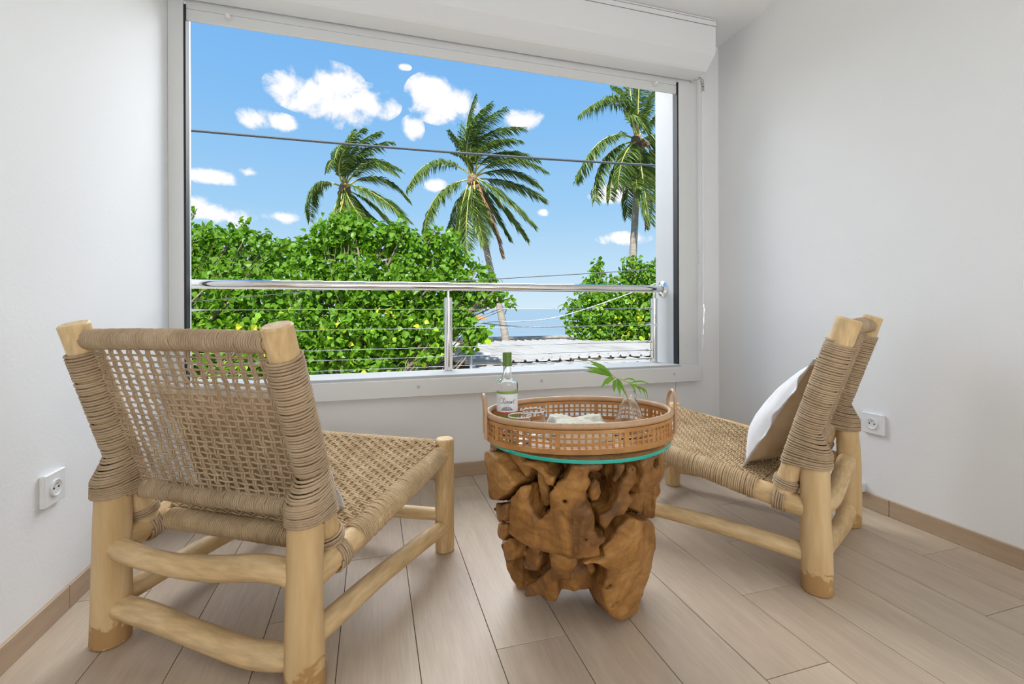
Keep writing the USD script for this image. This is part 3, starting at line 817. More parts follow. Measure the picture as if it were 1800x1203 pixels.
    for x, y, r_ in ((350, 330, .035), (560, 880, .0), (880, 560, .0)):
        if r_:
            a, z = on_env(x, y)
            c = V([math.cos(a), math.sin(a)]) * (ENV(z) + .022)
            vol = smax(vol, r_ + .006 - np.sqrt((X - c[0]) ** 2 + (Y - c[1]) ** 2 + ((Z - z) * .6) ** 2), .01)
    vol = vol + n2 * .0075 + n1 * .002
    vol = np.maximum(np.maximum(vol, Z - GZ + .003), -Z)
    vol[0], vol[-1], vol[:, 0], vol[:, -1], vol[:, :, 0], vol[:, :, -1] = 1, 1, 1, 1, 1, 1
    mesh = surface_nets(vol, lo, h)
    parts = mesh.split(only_watertight=False)
    mesh = max(parts, key=lambda q: len(q.faces))
    trimesh.smoothing.filter_taubin(mesh, iterations=4)
    v = mesh.vertices; v[:, 2] = np.maximum(v[:, 2] - v[:, 2].min(), 0) * (GZ - .0005) / (v[:, 2].max() - v[:, 2].min())
    mesh.vertices = v
    return mesh


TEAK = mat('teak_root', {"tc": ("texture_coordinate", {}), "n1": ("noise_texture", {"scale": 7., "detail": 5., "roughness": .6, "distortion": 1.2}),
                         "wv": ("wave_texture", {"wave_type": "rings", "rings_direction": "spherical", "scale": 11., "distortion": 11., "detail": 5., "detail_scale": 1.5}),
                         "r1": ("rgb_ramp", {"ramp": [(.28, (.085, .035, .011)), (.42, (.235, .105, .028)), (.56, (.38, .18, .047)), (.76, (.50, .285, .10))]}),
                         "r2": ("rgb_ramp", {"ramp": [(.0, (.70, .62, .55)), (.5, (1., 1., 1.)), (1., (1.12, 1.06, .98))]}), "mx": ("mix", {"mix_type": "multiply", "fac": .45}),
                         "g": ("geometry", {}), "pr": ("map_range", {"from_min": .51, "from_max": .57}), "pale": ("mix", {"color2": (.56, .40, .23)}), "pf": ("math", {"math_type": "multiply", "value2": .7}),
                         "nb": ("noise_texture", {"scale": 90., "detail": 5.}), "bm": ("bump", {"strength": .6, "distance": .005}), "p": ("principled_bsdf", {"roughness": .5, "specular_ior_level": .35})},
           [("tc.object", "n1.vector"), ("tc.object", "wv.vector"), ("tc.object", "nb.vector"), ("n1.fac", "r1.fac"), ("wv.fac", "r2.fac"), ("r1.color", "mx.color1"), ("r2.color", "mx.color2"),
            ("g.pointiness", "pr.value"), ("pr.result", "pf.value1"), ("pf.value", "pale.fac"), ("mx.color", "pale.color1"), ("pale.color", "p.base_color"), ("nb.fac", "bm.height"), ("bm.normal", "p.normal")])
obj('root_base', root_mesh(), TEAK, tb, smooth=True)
GLASS_TOP = mat('clear_table_glass', {"p": ("principled_bsdf", {"base_color": (.93, .98, .96), "transmission_weight": 1., "roughness": 0., "ior": 1.5})})
GLASS_EDGE = plain('green_glass_edge', (.012, .42, .33), .12, coat_weight=.6)
RG, GT = .2545, .0085
gc = V([.5485 - AX[0], 1.2065 - AX[1]])
obj('glass_top', lathe([(0, GZ), (RG - .0045, GZ), (RG - .0045, GZ + GT), (0, GZ + GT)], 96, (gc[0], gc[1], 0)), GLASS_TOP, tb, smooth=30)
tag(obj('glass_edge', lathe([(RG - .0044, GZ + .0002), (RG - .0012, GZ + .0002), (RG, GZ + .0014), (RG, GZ + GT - .0014), (RG - .0012, GZ + GT - .0002), (RG - .0044, GZ + GT - .0002), (RG - .0044, GZ + .0002)], 96, (gc[0], gc[1], 0)), GLASS_EDGE, tb, smooth=30), 'green edge of the glass top')

# ---------------------------------------------------------------- oval rattan tray
TZ = GZ + GT + .0006
TC, TA, TBB, TPH = V([.5429, 1.1733]), .252, .174, -.152
RATTAN = noisy('rattan', [(.25, (.36, .15, .04)), (.55, (.50, .235, .07)), (.85, (.62, .34, .13))], nscale=16., rough=.38, bump=.15, bump_scale=120., spec=.5, bdist=.001)
RATTAN_PALE = noisy('rattan_binding', [(.25, (.42, .245, .12)), (.6, (.55, .35, .20)), (.85, (.66, .46, .30))], nscale=14., rough=.4, bump=.15, bump_scale=120., spec=.45, bdist=.001)
tray = thing('rattan_tray', 'oval rattan tray with lattice sides and two loop handles on the root table', 'tray', (TC[0], TC[1], TZ), math.degrees(TPH))


def ov(t, d=0.0, z=0.0):
    """Point of the oval at parameter t, d outside it."""
    t = np.asarray(t, float)
    c, s = np.cos(t), np.sin(t)
    n = np.stack([c * TBB, s * TA], -1); n /= np.linalg.norm(n, axis=-1, keepdims=True)
    return np.concatenate([np.stack([TA * c, TBB * s], -1) + np.asarray(d)[..., None] * n, np.broadcast_to(z, t.shape)[..., None]], -1)


def ov_even(n):
    t = np.linspace(0, 2 * PI, 4001)
    p = ov(t)
    s = np.r_[0, np.cumsum(np.linalg.norm(np.diff(p, axis=0), axis=1))]
    return np.interp(np.linspace(0, s[-1], n, endpoint=False), s, t), s[-1]


def oval_band(d0, d1, z0, z1, n=120):
    """Closed ring of rectangular section along the oval."""
    t, _ = ov_even(n)
    r = [ov(t, d0, z0), ov(t, d1, z0), ov(t, d1, z1), ov(t, d0, z1)]
    v = np.stack(r).reshape(-1, 3)
    f = []
    j = np.arange(n); jn = (j + 1) % n
    for a in range(4):
        b = (a + 1) % 4
        f += [np.stack([a * n + j, a * n + jn, b * n + jn], -1), np.stack([a * n + j, b * n + jn, b * n + j], -1)]
    m = trimesh.Trimesh(v, np.vstack(f), process=False)
    if m.volume < 0:
        m.invert()
    return m


HR = .0655
obj('base_panel', prism([tuple(x[:2]) for x in ov(ov_even(100)[0], .001)], 'z', .001, .006), RATTAN, tray)
obj('base_band', oval_band(-.001, .0065, 0., .013), RATTAN, tray, smooth=30)
obj('base_band', oval_band(-.0065, -.001, .004, .014), RATTAN, tray, smooth=30)
obj('upper_band', oval_band(.0005, .0050, .0485, .0575), RATTAN, tray, smooth=30)
obj('upper_band', oval_band(-.005, -.0005, .0485, .0575), RATTAN, tray, smooth=30)
# lattice: 3 rows of holes between two horizontals and many uprights, posts at even distances
lat = []
for z in (.0245, .0365):
    lat.append(oval_band(-.0012, .0012, z - .0024, z + .0024))
n_up = 80
te, per = ov_even(n_up)
for k, t in enumerate(te):
    wide = k % 10 == 4
    w = .0062 if wide else .0026
    dt = w / np.linalg.norm(V([TA * math.sin(t), TBB * math.cos(t)]))
    sgn = 1 if k % 2 else -1
    th_ = .0034 if wide else .0018
    a, b = t - dt, t + dt
    q = [ov(a, -th_, .012), ov(b, -th_, .012), ov(b, th_, .012), ov(a, th_, .012)]
    q += [x + V([0, 0, .038]) for x in q]
    lat.append(trimesh.Trimesh(V(q), [[0, 2, 1], [0, 3, 2], [4, 5, 6], [4, 6, 7], [0, 1, 5], [0, 5, 4], [1, 2, 6], [1, 6, 5], [2, 3, 7], [2, 7, 6], [3, 0, 4], [3, 4, 7]], process=False))
tag(obj('lattice', join(lat), RATTAN, tray), kind='stuff')
# bound rim: rattan cane wound side by side round a core
nr = 2600
tt, _ = ov_even(nr)
rp = ov(tt, 0., HR)
rp = np.vstack([rp, rp[:1]])
ripple = 1 + .05 * (np.arange(nr + 1) % 4 > 1)
mr = tube(rp, .0078 * ripple, 14, caps=False)
obj('rim', mr, RATTAN_PALE, tray, smooth=40)
for t0, wob_ in ((PI - .02, 0), (-.10, 1)):
    hw = .030
    dt = hw / TBB
    top = .050 if not wob_ else .052
    pts = [ov(t0 - dt, .0105, .006), ov(t0 - dt, .0115, .045), ov(t0 - dt * .95, .0115, HR + .012), ov(t0 - dt * .62, .0115, HR + top * .82), ov(t0, .0115, HR + top), ov(t0 + dt * .62, .0115, HR + top * .82), ov(t0 + dt * .95, .0115, HR + .012), ov(t0 + dt, .0115, .045), ov(t0 + dt, .0105, .006)]
    obj('handle', tube(spline(pts, 48), .0050, 12), RATTAN_PALE, tray, smooth=50)

# ---------------------------------------------------------------- things in the tray
FZ = TZ + .0062                       # upper side of the tray's base
CLEAR = mat('clear_glass', {"p": ("principled_bsdf", {"base_color": (1., 1., 1.), "transmission_weight": 1., "roughness": 0., "ior": 1.46})})
bx = at(891.7, 700, 1.26)
bottle = thing('rum_bottle', 'clear spirit bottle with a green cap and a white label standing in the tray', 'bottle', (bx[0], bx[1], FZ))
HB = .8 - 74.5 / F_PX * 1.26 + bx[2] * 0 - FZ
rb_ = .0288
zs = lambda py: EYE[2] - (py - HY) / F_PX * 1.26 - FZ
z_cap0, z_sh, z_nk = zs(643.5), zs(675), zs(663)
prof = [(0, 0), (rb_ - .004, 0), (rb_, .004), (rb_, z_sh), (rb_ - .002, z_sh + .007), (rb_ - .009, z_sh + .0135), (.0135, z_nk + .001), (.0115, z_nk + .010), (.0108, z_cap0 + .012), (.0108, HB - .004), (.0088, HB - .004), (.0090, z_cap0 + .012), (.0098, z_nk + .010), (.0118, z_nk + .0005), (rb_ - .0105, z_sh + .0120), (rb_ - .0036, z_sh + .0062), (rb_ - .0017, z_sh), (rb_ - .0017, .006), (rb_ - .005, .004), (0, .004)]
obj('glass_body', lathe(prof, 48), CLEAR, bottle, smooth=35)
GREEN = plain('green_cap', (.10, .19, .022), .42)
cap = [(0, HB), (.0105, HB), (.0122, HB - .0018), (.0122, z_cap0 + .0105), (.0127, z_cap0 + .009), (.0127, z_cap0), (.0110, z_cap0), (.0110, HB - .003), (0, HB - .003)]
obj('cap', lathe(cap, 40), GREEN, bottle, smooth=30)
look = math.atan2(-bx[1], -bx[0])     # the label faces the viewer
PAPER, PRINT_GREEN, PRINT_RED, PRINT_GREY, INK = plain('label_paper', (.80, .80, .81), .6), plain('label_green', (.22, .36, .06), .55), plain('label_red', (.62, .10, .06), .55), plain('label_grey', (.25, .25, .27), .6), plain('label_ink', (.05, .05, .06), .6)


def wrap_label(name, polys, material, lift, parent):
    """Flat print (x along the label from its middle, y up) bent round the bottle."""
    from shapely.geometry import Polygon
    from shapely import segmentize
    ms = []
    for p in polys:
        pg = p if hasattr(p, 'exterior') else Polygon(p)
        m = trimesh.creation.extrude_polygon(pg, .00012, engine='earcut')
        m = m.subdivide_to_size(.005) if max(m.extents[:2]) > .006 else m
        v = np.array(m.vertices)
        a = look + v[:, 0] / rb_
        r = rb_ + lift + v[:, 2]
        ms.append(trimesh.Trimesh(np.c_[r * np.cos(a), r * np.sin(a), v[:, 1]], m.faces, process=False))
    return obj(name, join(ms), material, parent)


ly0, ly1 = zs(724), zs(686)
Rc = lambda x0, x1, y0, y1: [(x0, y0), (x1, y0), (x1, y1), (x0, y1)]
LW = .039
label = wrap_label('label', [Rc(-LW, LW, zs(746), ly1)], PAPER, .0001, bottle)
wrap_label('green_band', [Rc(-LW, LW, zs(690.2), ly1)], PRINT_GREEN, .0003, label)
wrap_label('red_band', [Rc(-LW, LW, zs(725), zs(721.2))], PRINT_RED, .0003, label)
wrap_label('green_foot', [Rc(-LW, LW, zs(746), zs(725))], PRINT_GREEN, .0003, label)
from shapely.geometry import Point, LineString
from shapely import affinity, union_all
U = 1.26 / F_PX
seal_ = affinity.scale(Point(-.001, zs(724)).buffer(.0055), 1, 1)
wrap_label('red_seal', [seal_], PRINT_RED, .0005, label)
gx = lambda px: (px - 890.0) * U
house = union_all([affinity.scale(Point(0, 0).buffer(1, 24), .0148, .0095).intersection(__import__('shapely').box(-.02, 0, .02, .02)), __import__('shapely').box(-.0158, -.0012, .0158, .0022)])
house = affinity.translate(house, -.001, zs(717.5))
slots = union_all([LineString([(-.015 + .0028 * k, zs(716)), (-.0135 + .0026 * k, zs(711.5))]).buffer(.00035) for k in range(11)])
house = house.difference(slots)
wrap_label('emblem', list(getattr(house, 'geoms', [house])), PRINT_GREY, .0004, label)
# the script lettering: Clément
def bez(*p):
    return spline(p, 14)
s_ = .00192
strokes = [bez((4.6, 6.0), (5.0, 7.4), (4.2, 8.4), (2.4, 7.6), (.8, 5.2), (.0, 2.4), (.8, .3), (2.8, .2), (5.0, 1.5)),
           bez((5.0, 1.6), (6.4, 3.4), (7.8, 6.6), (8.0, 8.2), (7.2, 8.0), (6.5, 4.8), (6.3, 1.8), (6.9, .3), (8.0, .9)),
           bez((8.0, 1.6), (9.4, 1.9), (9.9, 3.2), (9.0, 3.4), (8.2, 2.0), (8.5, .5), (9.7, .4), (11.0, 1.6)), bez((9.6, 4.6), (10.6, 5.6)),
           bez((11.0, 1.6), (11.6, 3.4), (11.3, .3)), bez((11.4, .9), (12.4, 3.1), (13.0, 2.8), (12.7, .4)), bez((12.8, .9), (13.8, 3.1), (14.4, 2.8), (14.2, .6), (15.0, 1.0)),
           bez((15.0, 1.4), (16.4, 1.9), (16.8, 3.2), (16.0, 3.4), (15.2, 2.0), (15.5, .5), (16.7, .4), (17.8, 1.6)),
           bez((17.8, 1.6), (18.4, 3.3), (18.1, .3)), bez((18.2, .9), (19.3, 3.1), (19.9, 2.7), (19.6, .6), (20.5, 1.0)),
           bez((22.0, 6.6), (21.2, 3.0), (21.0, .6), (22.2, .6), (23.0, 1.4)), bez((20.2, 4.0), (23.4, 4.4))]
word = union_all([LineString(st).buffer(.22) for st in strokes])
word = affinity.scale(word, s_, s_, origin=(0, 0))
word = affinity.translate(word, -11.8 * s_, zs(706.5))
wrap_label('script_lettering', list(getattr(word, 'geoms', [word])), INK, .0004, label)
small = union_all([__import__('shapely').box(-.008 + .0016 * k, zs(709.2), -.0072 + .0016 * k, zs(708.2)) for k in range(10)])
wrap_label('small_print', list(small.geoms), PRINT_GREY, .0004, label)


def tumbler(label, px, py, depth, r, ztop):
    p = at(px, py, depth)
    t = thing('glass_tumbler', label, 'glass', (p[0], p[1], FZ), 0, 'glasses in the tray')
    H = ztop - FZ
    pr = [(0, 0), (r * .80, 0), (r * .86, .002), (r * 1.0, H * .55), (r * .965, H - .001), (r * .950, H), (r * .935, H - .001), (r * .965, H * .55), (r * .83, .008), (r * .7, .006), (0, .006)]
    obj('glass_body', lathe(pr, 48), CLEAR, t, smooth=35)
    obj('rim', lathe([(r * .925, H - .0008), (r * .975, H - .0008), (r * .972, H + .0006), (r * .950, H + .0014), (r * .928, H + .0006), (r * .925, H - .0008)], 48), plain('glass_rim', (.86, .86, .86), .15) if 'front' in label else UsdShade.Material.Get(stage, '/World/Looks/glass_rim'), t, smooth=40)


tumbler('low clear glass tumbler in front of the bottle', 913.5, 731, 1.175, .0305, .8 - 186.2 / F_PX * 1.175)
tumbler('low clear glass tumbler right of the bottle', 938.3, 722, 1.25, .0312, .8 - 177.2 / F_PX * 1.25)

vp = at(1107, 735, 1.25)
vase = thing('glass_vase', 'clear conical glass vase holding a palm sprig in the tray', 'vase', (vp[0], vp[1], FZ))
zv = .8 - 143 / F_PX * 1.25 - FZ
obj('glass_body', lathe([(0, 0), (.050, 0), (.054, .003), (.053, .008), (.0165, zv - .022), (.0125, zv - .012), (.0135, zv), (.0118, zv), (.0108, zv - .012), (.0147, zv - .0225), (.0505, .009), (.049, .005), (0, .004)], 48), CLEAR, vase, smooth=35)
LEAFMAT = lambda name, a, b, tr: mat(name, {"g": ("geometry", {}), "r": ("rgb_ramp", {"ramp": [(0, a), (1, b)]}), "d": ("principled_bsdf", {"roughness": .45, "specular_ior_level": .35}), "t": ("translucent_bsdf", {}), "m": ("mix_closure", {"fac": tr})},
                                     [("g.random_per_island", "r.fac"), ("r.color", "d.base_color"), ("r.color", "t.color"), ("d.BSDF", "m.closure1"), ("t.BSDF", "m.closure2")], surface='m.closure')
SPRIG = LEAFMAT('sprig_green', (.16, .34, .03), (.34, .52, .07), .35)
STEM = plain('sprig_stem', (.42, .44, .10), .5)
sprig = thing('palm_sprig', 'fresh green palm sprig standing in the conical vase', 'leaf')
D_ = 1.25


def blade(p0, p1, w, sag=0.0, bend=V([0, 0, 0.])):
    """One thin leaflet from p0 to p1, folded along its middle."""
    p0, p1 = V(p0), V(p1)
    n = 7
    s = np.linspace(0, 1, n)
    c = p0 + (p1 - p0) * s[:, None] + bend * (4 * s * (1 - s))[:, None] - V([0, 0, sag]) * (s ** 2)[:, None]
    d = (p1 - p0) / np.linalg.norm(p1 - p0)
    side = np.cross(d, FWD); side /= np.linalg.norm(side)
    wd = w * np.interp(s, [0, .15, .45, 1], [.25, .75, 1., .04])
    fold = np.cross(side, d) * .25
    L, R_ = c + (side + fold) * wd[:, None], c + (-side + fold) * wd[:, None]
    v = np.vstack([c, L, R_]); i = np.arange(n - 1)
    f = np.vstack([np.stack([i, i + 1, n + i + 1], -1), np.stack([i, n + i + 1, n + i], -1), np.stack([i, 2 * n + i + 1, i + 1], -1), np.stack([i, 2 * n + i, 2 * n + i + 1], -1)])
    return trimesh.Trimesh(v, f, process=False)


stem = spline([at(1115, 733, 1.25), at(1108, 712, 1.25), at(1099, 690, 1.25), at(1089, 672, 1.252), at(1074, 658, 1.256)], 20)
obj('stem', tube(stem, np.linspace(.0022, .0013, 20), 8), STEM, sprig, smooth=50)
tips = [((1074, 660), (1031, 632), -.01, .0045), ((1075, 660), (1044, 636), .02, .005), ((1072, 659), (1025, 645), 0, .0055), ((1074, 661), (1027, 653), .03, .005), ((1076, 662), (1034, 655), -.02, .0045), ((1070, 655), (1038, 640), .01, .0045),
        ((1077, 663), (1056, 683), .01, .0065), ((1080, 665), (1066, 678), .03, .005), ((1082, 668), (1079, 691), -.02, .006), ((1087, 671), (1090, 697), .0, .006), ((1090, 676), (1099, 694), .03, .004), ((1084, 666), (1098, 690), -.03, .005)]
for (a, b), (c, d), dz, w in tips:
    obj('leaflet', blade(at(a, b, D_ + .003), at(c, d, D_ + .005 + dz), w, 0, V([0, 0, .004])), SPRIG, sprig)
arm = spline([at(1084, 666, 1.252), at(1098, 670, 1.27), at(1112, 677, 1.285), at(1128, 684, 1.30)], 14)
obj('stem', tube(arm, .0012, 6), STEM, sprig, smooth=50)
for (a, b), (c, d) in (((1100, 671), (1119, 700)), ((1108, 675), (1127, 696)), ((1117, 679), (1135, 700)), ((1124, 682), (1139, 703)), ((1106, 674), (1143, 678)), ((1096, 668), (1120, 676))):
    obj('leaflet', blade(at(a, b, 1.28), at(c, d, 1.30), .0026, 0, V([.006, 0, .008])), SPRIG, sprig)

# folded cream cloth in the tray
CLOTH = noisy('cream_cord_cloth', [(.3, (.66, .64, .54)), (.7, (.78, .765, .68))], nscale=30., rough=.85, bump=.5, bump_scale=260., spec=.1, bdist=.0015)
cp = at(1017, 735, 1.245)
cl = thing('cord_cloth', 'folded cream corded cloth lying in the tray between the glasses and vase', 'cloth', (cp[0], cp[1], FZ + .0004), math.degrees(TPH))
def cloth_sheet(z0, hw, hd, seed, hmax):
    n, m = 60, 44
    u, v = np.meshgrid(np.linspace(-1, 1, n), np.linspace(-1, 1, m), indexing='ij')
    edge = np.clip((1 - np.abs(u)) * 6, 0, 1) * np.clip((1 - np.abs(v)) * 6, 0, 1)
    hgt = z0 + edge * (hmax * (.55 + .9 * (meshkit.fbm(np.stack([u * 1.6, v * 1.6, 0 * u + seed], -1), 3, seed) - .3)) + .0016 * np.abs(np.sin(v * 40 + u * 6)))
    x = u * hw * (1 + .07 * np.sin(v * 5 + seed)); y = v * hd * (1 + .08 * np.sin(u * 4 + seed))
    top = np.stack([x, y, np.maximum(hgt, z0 + .0015)], -1).reshape(-1, 3); bot = np.stack([x, y, 0 * x + z0], -1).reshape(-1, 3)
    i, j = np.meshgrid(np.arange(n - 1), np.arange(m - 1), indexing='ij'); A = (i * m + j).ravel()
    q = np.stack([A, A + m, A + m + 1, A + 1], -1); f = np.vstack([q[:, [0, 1, 2]], q[:, [0, 2, 3]]])
    k = n * m
    rimi = np.r_[np.arange(n) * m, (n - 1) * m + np.arange(1, m), (np.arange(n - 2, -1, -1)) * m + m - 1, np.arange(m - 2, 0, -1)]
    r2 = np.roll(rimi, -1)
    f = np.vstack([f, f[:, ::-1] + k, np.stack([rimi, rimi + k, r2 + k], -1), np.stack([rimi, r2 + k, r2], -1)])
    mm = trimesh.Trimesh(np.vstack([top, bot]), f, process=False)
    if mm.volume < 0:
        mm.invert()
    return mm
obj('lower_fold', cloth_sheet(0, .090, .070, 2, .028), CLOTH, cl, smooth=60)
top_fold = cloth_sheet(.020, .080, .055, 5, .028)
obj('upper_fold', top_fold, CLOTH, cl, smooth=60)
# ================================================================ outside
GZO = -3.1                                              # the street below
SAND = noisy('ground_sand', [(.3, (.30, .26, .19)), (.7, (.42, .37, .28))], nscale=.6, rough=.9, coord='world')
tag(obj('ground', box((-60, 2.6, GZO - .5), (80, 46, GZO)), SAND), 'sandy ground below the trees in front of the sea', kind='structure')
SEA = mat('sea_water', {"g": ("geometry", {}), "mp": ("mapping", {"scale": (.05, .35, 1.)}), "n": ("noise_texture", {"scale": 1.6, "detail": 5.}), "r": ("rgb_ramp", {"ramp": [(.3, (.155, .225, .275)), (.7, (.205, .275, .32))]}),
                        "bm": ("bump", {"strength": .25, "distance": .3}), "p": ("principled_bsdf", {"roughness": .6, "specular_ior_level": .0})},
          [("g.position", "mp.vector"), ("mp.vector", "n.vector"), ("n.fac", "r.fac"), ("r.color", "p.base_color"), ("n.fac", "bm.height"), ("bm.normal", "p.normal")])
tag(obj('sea', (V([(-15000, 44, -4.3), (15000, 44, -4.3), (15000, 30000, -4.3), (-15000, 30000, -4.3)]), V([[0, 1, 2, 3]])), SEA), 'calm blue sea reaching to the horizon', kind='structure')

CONC = noisy('weathered_concrete', [(.3, (.22, .205, .185)), (.7, (.38, .36, .33))], nscale=3., rough=.9, coord='world')
sw_a, sw_b = at(800, 596, 30), at(1010, 596, 30.5)
wl = thing('sea_wall', 'long weathered concrete sea wall between the white roof and the sea', 'wall')
zt_ = at(900, 594, 30)[2]
obj('wall_body', box((sw_a[0] - 22, sw_a[1] - .2, GZO), (sw_b[0] + 30, sw_a[1] + .25, zt_ - .14)), CONC, wl)
obj('coping', box((sw_a[0] - 22, sw_a[1] - .26, zt_ - .14), (sw_b[0] + 30, sw_a[1] + .31, zt_), .02), CONC, wl)

# corrugated roofs
ROOFW = noisy('painted_sheet_metal', [(.25, (.27, .255, .225)), (.5, (.38, .37, .345)), (.8, (.44, .435, .42))], scale=(1., .35, 1.), nscale=1.4, detail=6., rough=.5, coord='world', spec=.3)
RUST = noisy('rusty_underside', [(.3, (.03, .024, .02)), (.7, (.10, .07, .05))], nscale=3., rough=.9, coord='world')


def sheet_roof(name, label, p0, p1, depth, z0, z1, nsheets, skip=()):
    """Sheets side by side from p0 to p1 (near edge), running depth metres back, from height z0 to z1, with raised ribs."""
    t = thing(name, label, 'roof', group='corrugated roofs')
    p0, p1 = V(p0[:2]), V(p1[:2])
    e = (p1 - p0); L = np.linalg.norm(e); e /= L
    b = V([-e[1], e[0]])
    w = L / nsheets
    prof = []
    for r in range(3):
        a = r * w / 3
        prof += [(a, 0), (a + w / 3 - .085, 0), (a + w / 3 - .06, .052), (a + w / 3 - .03, .052)]
    prof += [(w + .012, 0)]
    prof = V(prof)
    for k in range(nsheets):
        if k in skip:
            continue
        g = np.random.default_rng(k + 3)
        dz, d0 = g.normal(0, .004), g.normal(0, .04)
        v = []
        for (dd, zz, th) in ((d0, z0, 0), (depth, z1, 0), (depth, z1, -.006), (d0, z0, -.006)):
            q = p0 + e * (k * w) + b * dd
            v.append(np.c_[q[0] + e[0] * prof[:, 0], q[1] + e[1] * prof[:, 0], zz + prof[:, 1] + th + dz])
        n = len(prof); v = np.vstack(v)
        f = []
        for a in range(4):
            c = (a + 1) % 4
            i = np.arange(n - 1)
            f += [np.stack([a * n + i, a * n + i + 1, c * n + i + 1], -1), np.stack([a * n + i, c * n + i + 1, c * n + i], -1)]
        m = trimesh.Trimesh(v, np.vstack(f), process=False)
        obj('roof_sheet', m, ROOFW, t)
    q0, q1 = p0 + b * .10, p1 + b * .10
    beam = lambda a, c, z, s: box_between(a, c, z, s)
    obj('eaves_beam', box_between(q0, q1, z0 - .052, .046), RUST, t)
    obj('ridge_beam', box_between(p0 + b * (depth - .2), p1 + b * (depth - .2), z1 - .10, .055), RUST, t)
    obj('back_wall', box_between(p0 + b * (depth - .1), p1 + b * (depth - .1), (z1 - .16 + GZO) / 2, .06, (z1 - .16 - GZO) / 2), CONC, t)
    return t


def box_between(a, c, z, s, sz=None):
    a, c = V(a), V(c)
    e = (c - a); L = np.linalg.norm(e); e /= L; b = V([-e[1], e[0]])
    sz = sz or s
    pts = [np.r_[q + sb * b * s, z + sk * sz] for q in (a, c) for sb in (-1, 1) for sk in (-1, 1)]
    return trimesh.Trimesh(pts, process=False).convex_hull


RA, RB = at(818, 641, 10.5), at(1190, 622.5, 12.9)
RB = RB + (RB - RA) * .35
z_near = RA[2]
sheet_roof('corrugated_roof', 'large white corrugated metal roof in front of the sea wall', RA, RB, 6.0, z_near, z_near + .04, 9)
LA, LB = at(826, 656, 9.5), at(1190, 637, 11.7)
sheet_roof('corrugated_roof', 'narrow white corrugated roof just below the window edge', LA, LB + (LB - LA) * .3, 1.30, LA[2] - .02, LA[2] - .01, 6)
# weathered lean-to at the left end with bare battens
lt = thing('lean_to', 'weathered lean-to of grey battens at the left end of the white roof', 'shed roof')
for k in range(7):
    a, c = at(715 + k * 17, 613 + k * 4.0, 9.6 - k * .16), at(830 + k * 10, 611 + k * 4.2, 10.6 - k * .28)
    d = (c - a) / np.linalg.norm(c - a)
    obj('batten', tube([a, c], .05, 6), ROOFW if k % 2 else CONC, lt)
obj('wall_panel', box_between(at(690, 640, 9.4)[:2], at(826, 648, 8.9)[:2], at(700, 652, 9.2)[2] - .35, .04, .55), RUST, lt)
shed = thing('white_shed', 'small white rendered shed behind the lower leaves', 'shed')
a, c = at(690, 640, 9.0), at(737, 640, 8.8)
obj('wall_panel', box_between(a[:2], c[:2], a[2] - .6, .08, .95), plain('shed_white', (.74, .75, .76), .6), shed)
obj('roof_slab', box_between(at(680, 618, 9.0)[:2], at(746, 618, 8.8)[:2], a[2] + .38, .16, .03), ROOFW, shed)
tarp = thing('sheet_awning', 'pale sheet awning low behind the leaves at the left', 'awning')
a, c = at(520, 654, 7.6), at(600, 648, 7.9)
obj('sheet', prism([(0, 0), (.9, .0), (.9, .04), (0, .04)], 'x', 0, .95).apply_translation((a[0], a[1], a[2] - .1)), plain('awning_white', (.72, .76, .80), .5), tarp)
for dx in (.1, .85):
    obj('pole', tube([(a[0] + dx, a[1] + .1, GZO), (a[0] + dx, a[1] + .1, a[2] - .1)], .03, 8), STEEL, tarp)

# thin metal pole by the roof and the orange parasol on the beach
pp = at(828, 640, 7.4)
mp_ = thing('metal_pole', 'thin galvanised metal pole beside the white roof', 'pole')
obj('pole', tube([(pp[0], pp[1], GZO), (pp[0], pp[1], at(828, 566, 7.4)[2])], .022, 10), plain('galvanised', (.45, .46, .50), .4, .6), mp_, smooth=40)
obj('cap', lathe([(0, .012), (.02, .010), (.027, 0), (.027, -.03), (0, -.03)], 12, (pp[0], pp[1], at(828, 566, 7.4)[2])), plain('cap_dark', (.2, .2, .2), .5), mp_)
up_ = at(838, 553, 40)
pa = thing('beach_parasol', 'small orange beach parasol beyond the trees', 'parasol', (up_[0], up_[1], GZO))
hh = up_[2] - GZO
obj('canopy', lathe([(0, hh), (.5, hh - .18), (.95, hh - .42), (.93, hh - .44), (.5, hh - .22), (0, hh - .05)], 16), plain('orange_cloth', (.75, .22, .06), .8), pa)
obj('pole', tube([(0, 0, 0), (0, 0, hh - .05)], .03, 8), PVC, pa)

# ---------------------------------------------------------------- trees
BARK = noisy('grey_bark', [(.3, (.10, .075, .05)), (.7, (.24, .19, .14))], scale=(2., 2., .6), nscale=3., rough=.9)
LEAF = mat('bright_leaf', {"g": ("geometry", {}), "r": ("rgb_ramp", {"ramp": [(0, (.12, .26, .012)), (.28, (.23, .42, .018)), (.52, (.38, .55, .025)), (.74, (.54, .63, .03)), (.9, (.68, .65, .03)), (1, (.80, .58, .05))]}),
                           "d": ("principled_bsdf", {"roughness": .42, "specular_ior_level": .35}), "t": ("translucent_bsdf", {}), "m": ("mix_closure", {"fac": .42}), "br": ("mix", {"mix_type": "multiply", "fac": 1., "color2": (1.25, 1.2, .7)})},
           [("g.random_per_island", "r.fac"), ("r.color", "d.base_color"), ("r.color", "br.color1"), ("br.color", "t.color"), ("d.BSDF", "m.closure1"), ("t.BSDF", "m.closure2")], surface='m.closure')


def one_leaf_shape():
    v = V([(0, 0, 0), (-.36, .16, .09), (-.46, .42, .10), (-.24, .78, .02), (0, 1.08, -.14), (.24, .78, .02), (.46, .42, .10), (.36, .16, .09), (0, .5, -.03)])
    f = V([(8, k + 1, k) for k in range(0, 7)] + [(8, 0, 7)])
    return v, f


LV, LF = one_leaf_shape()


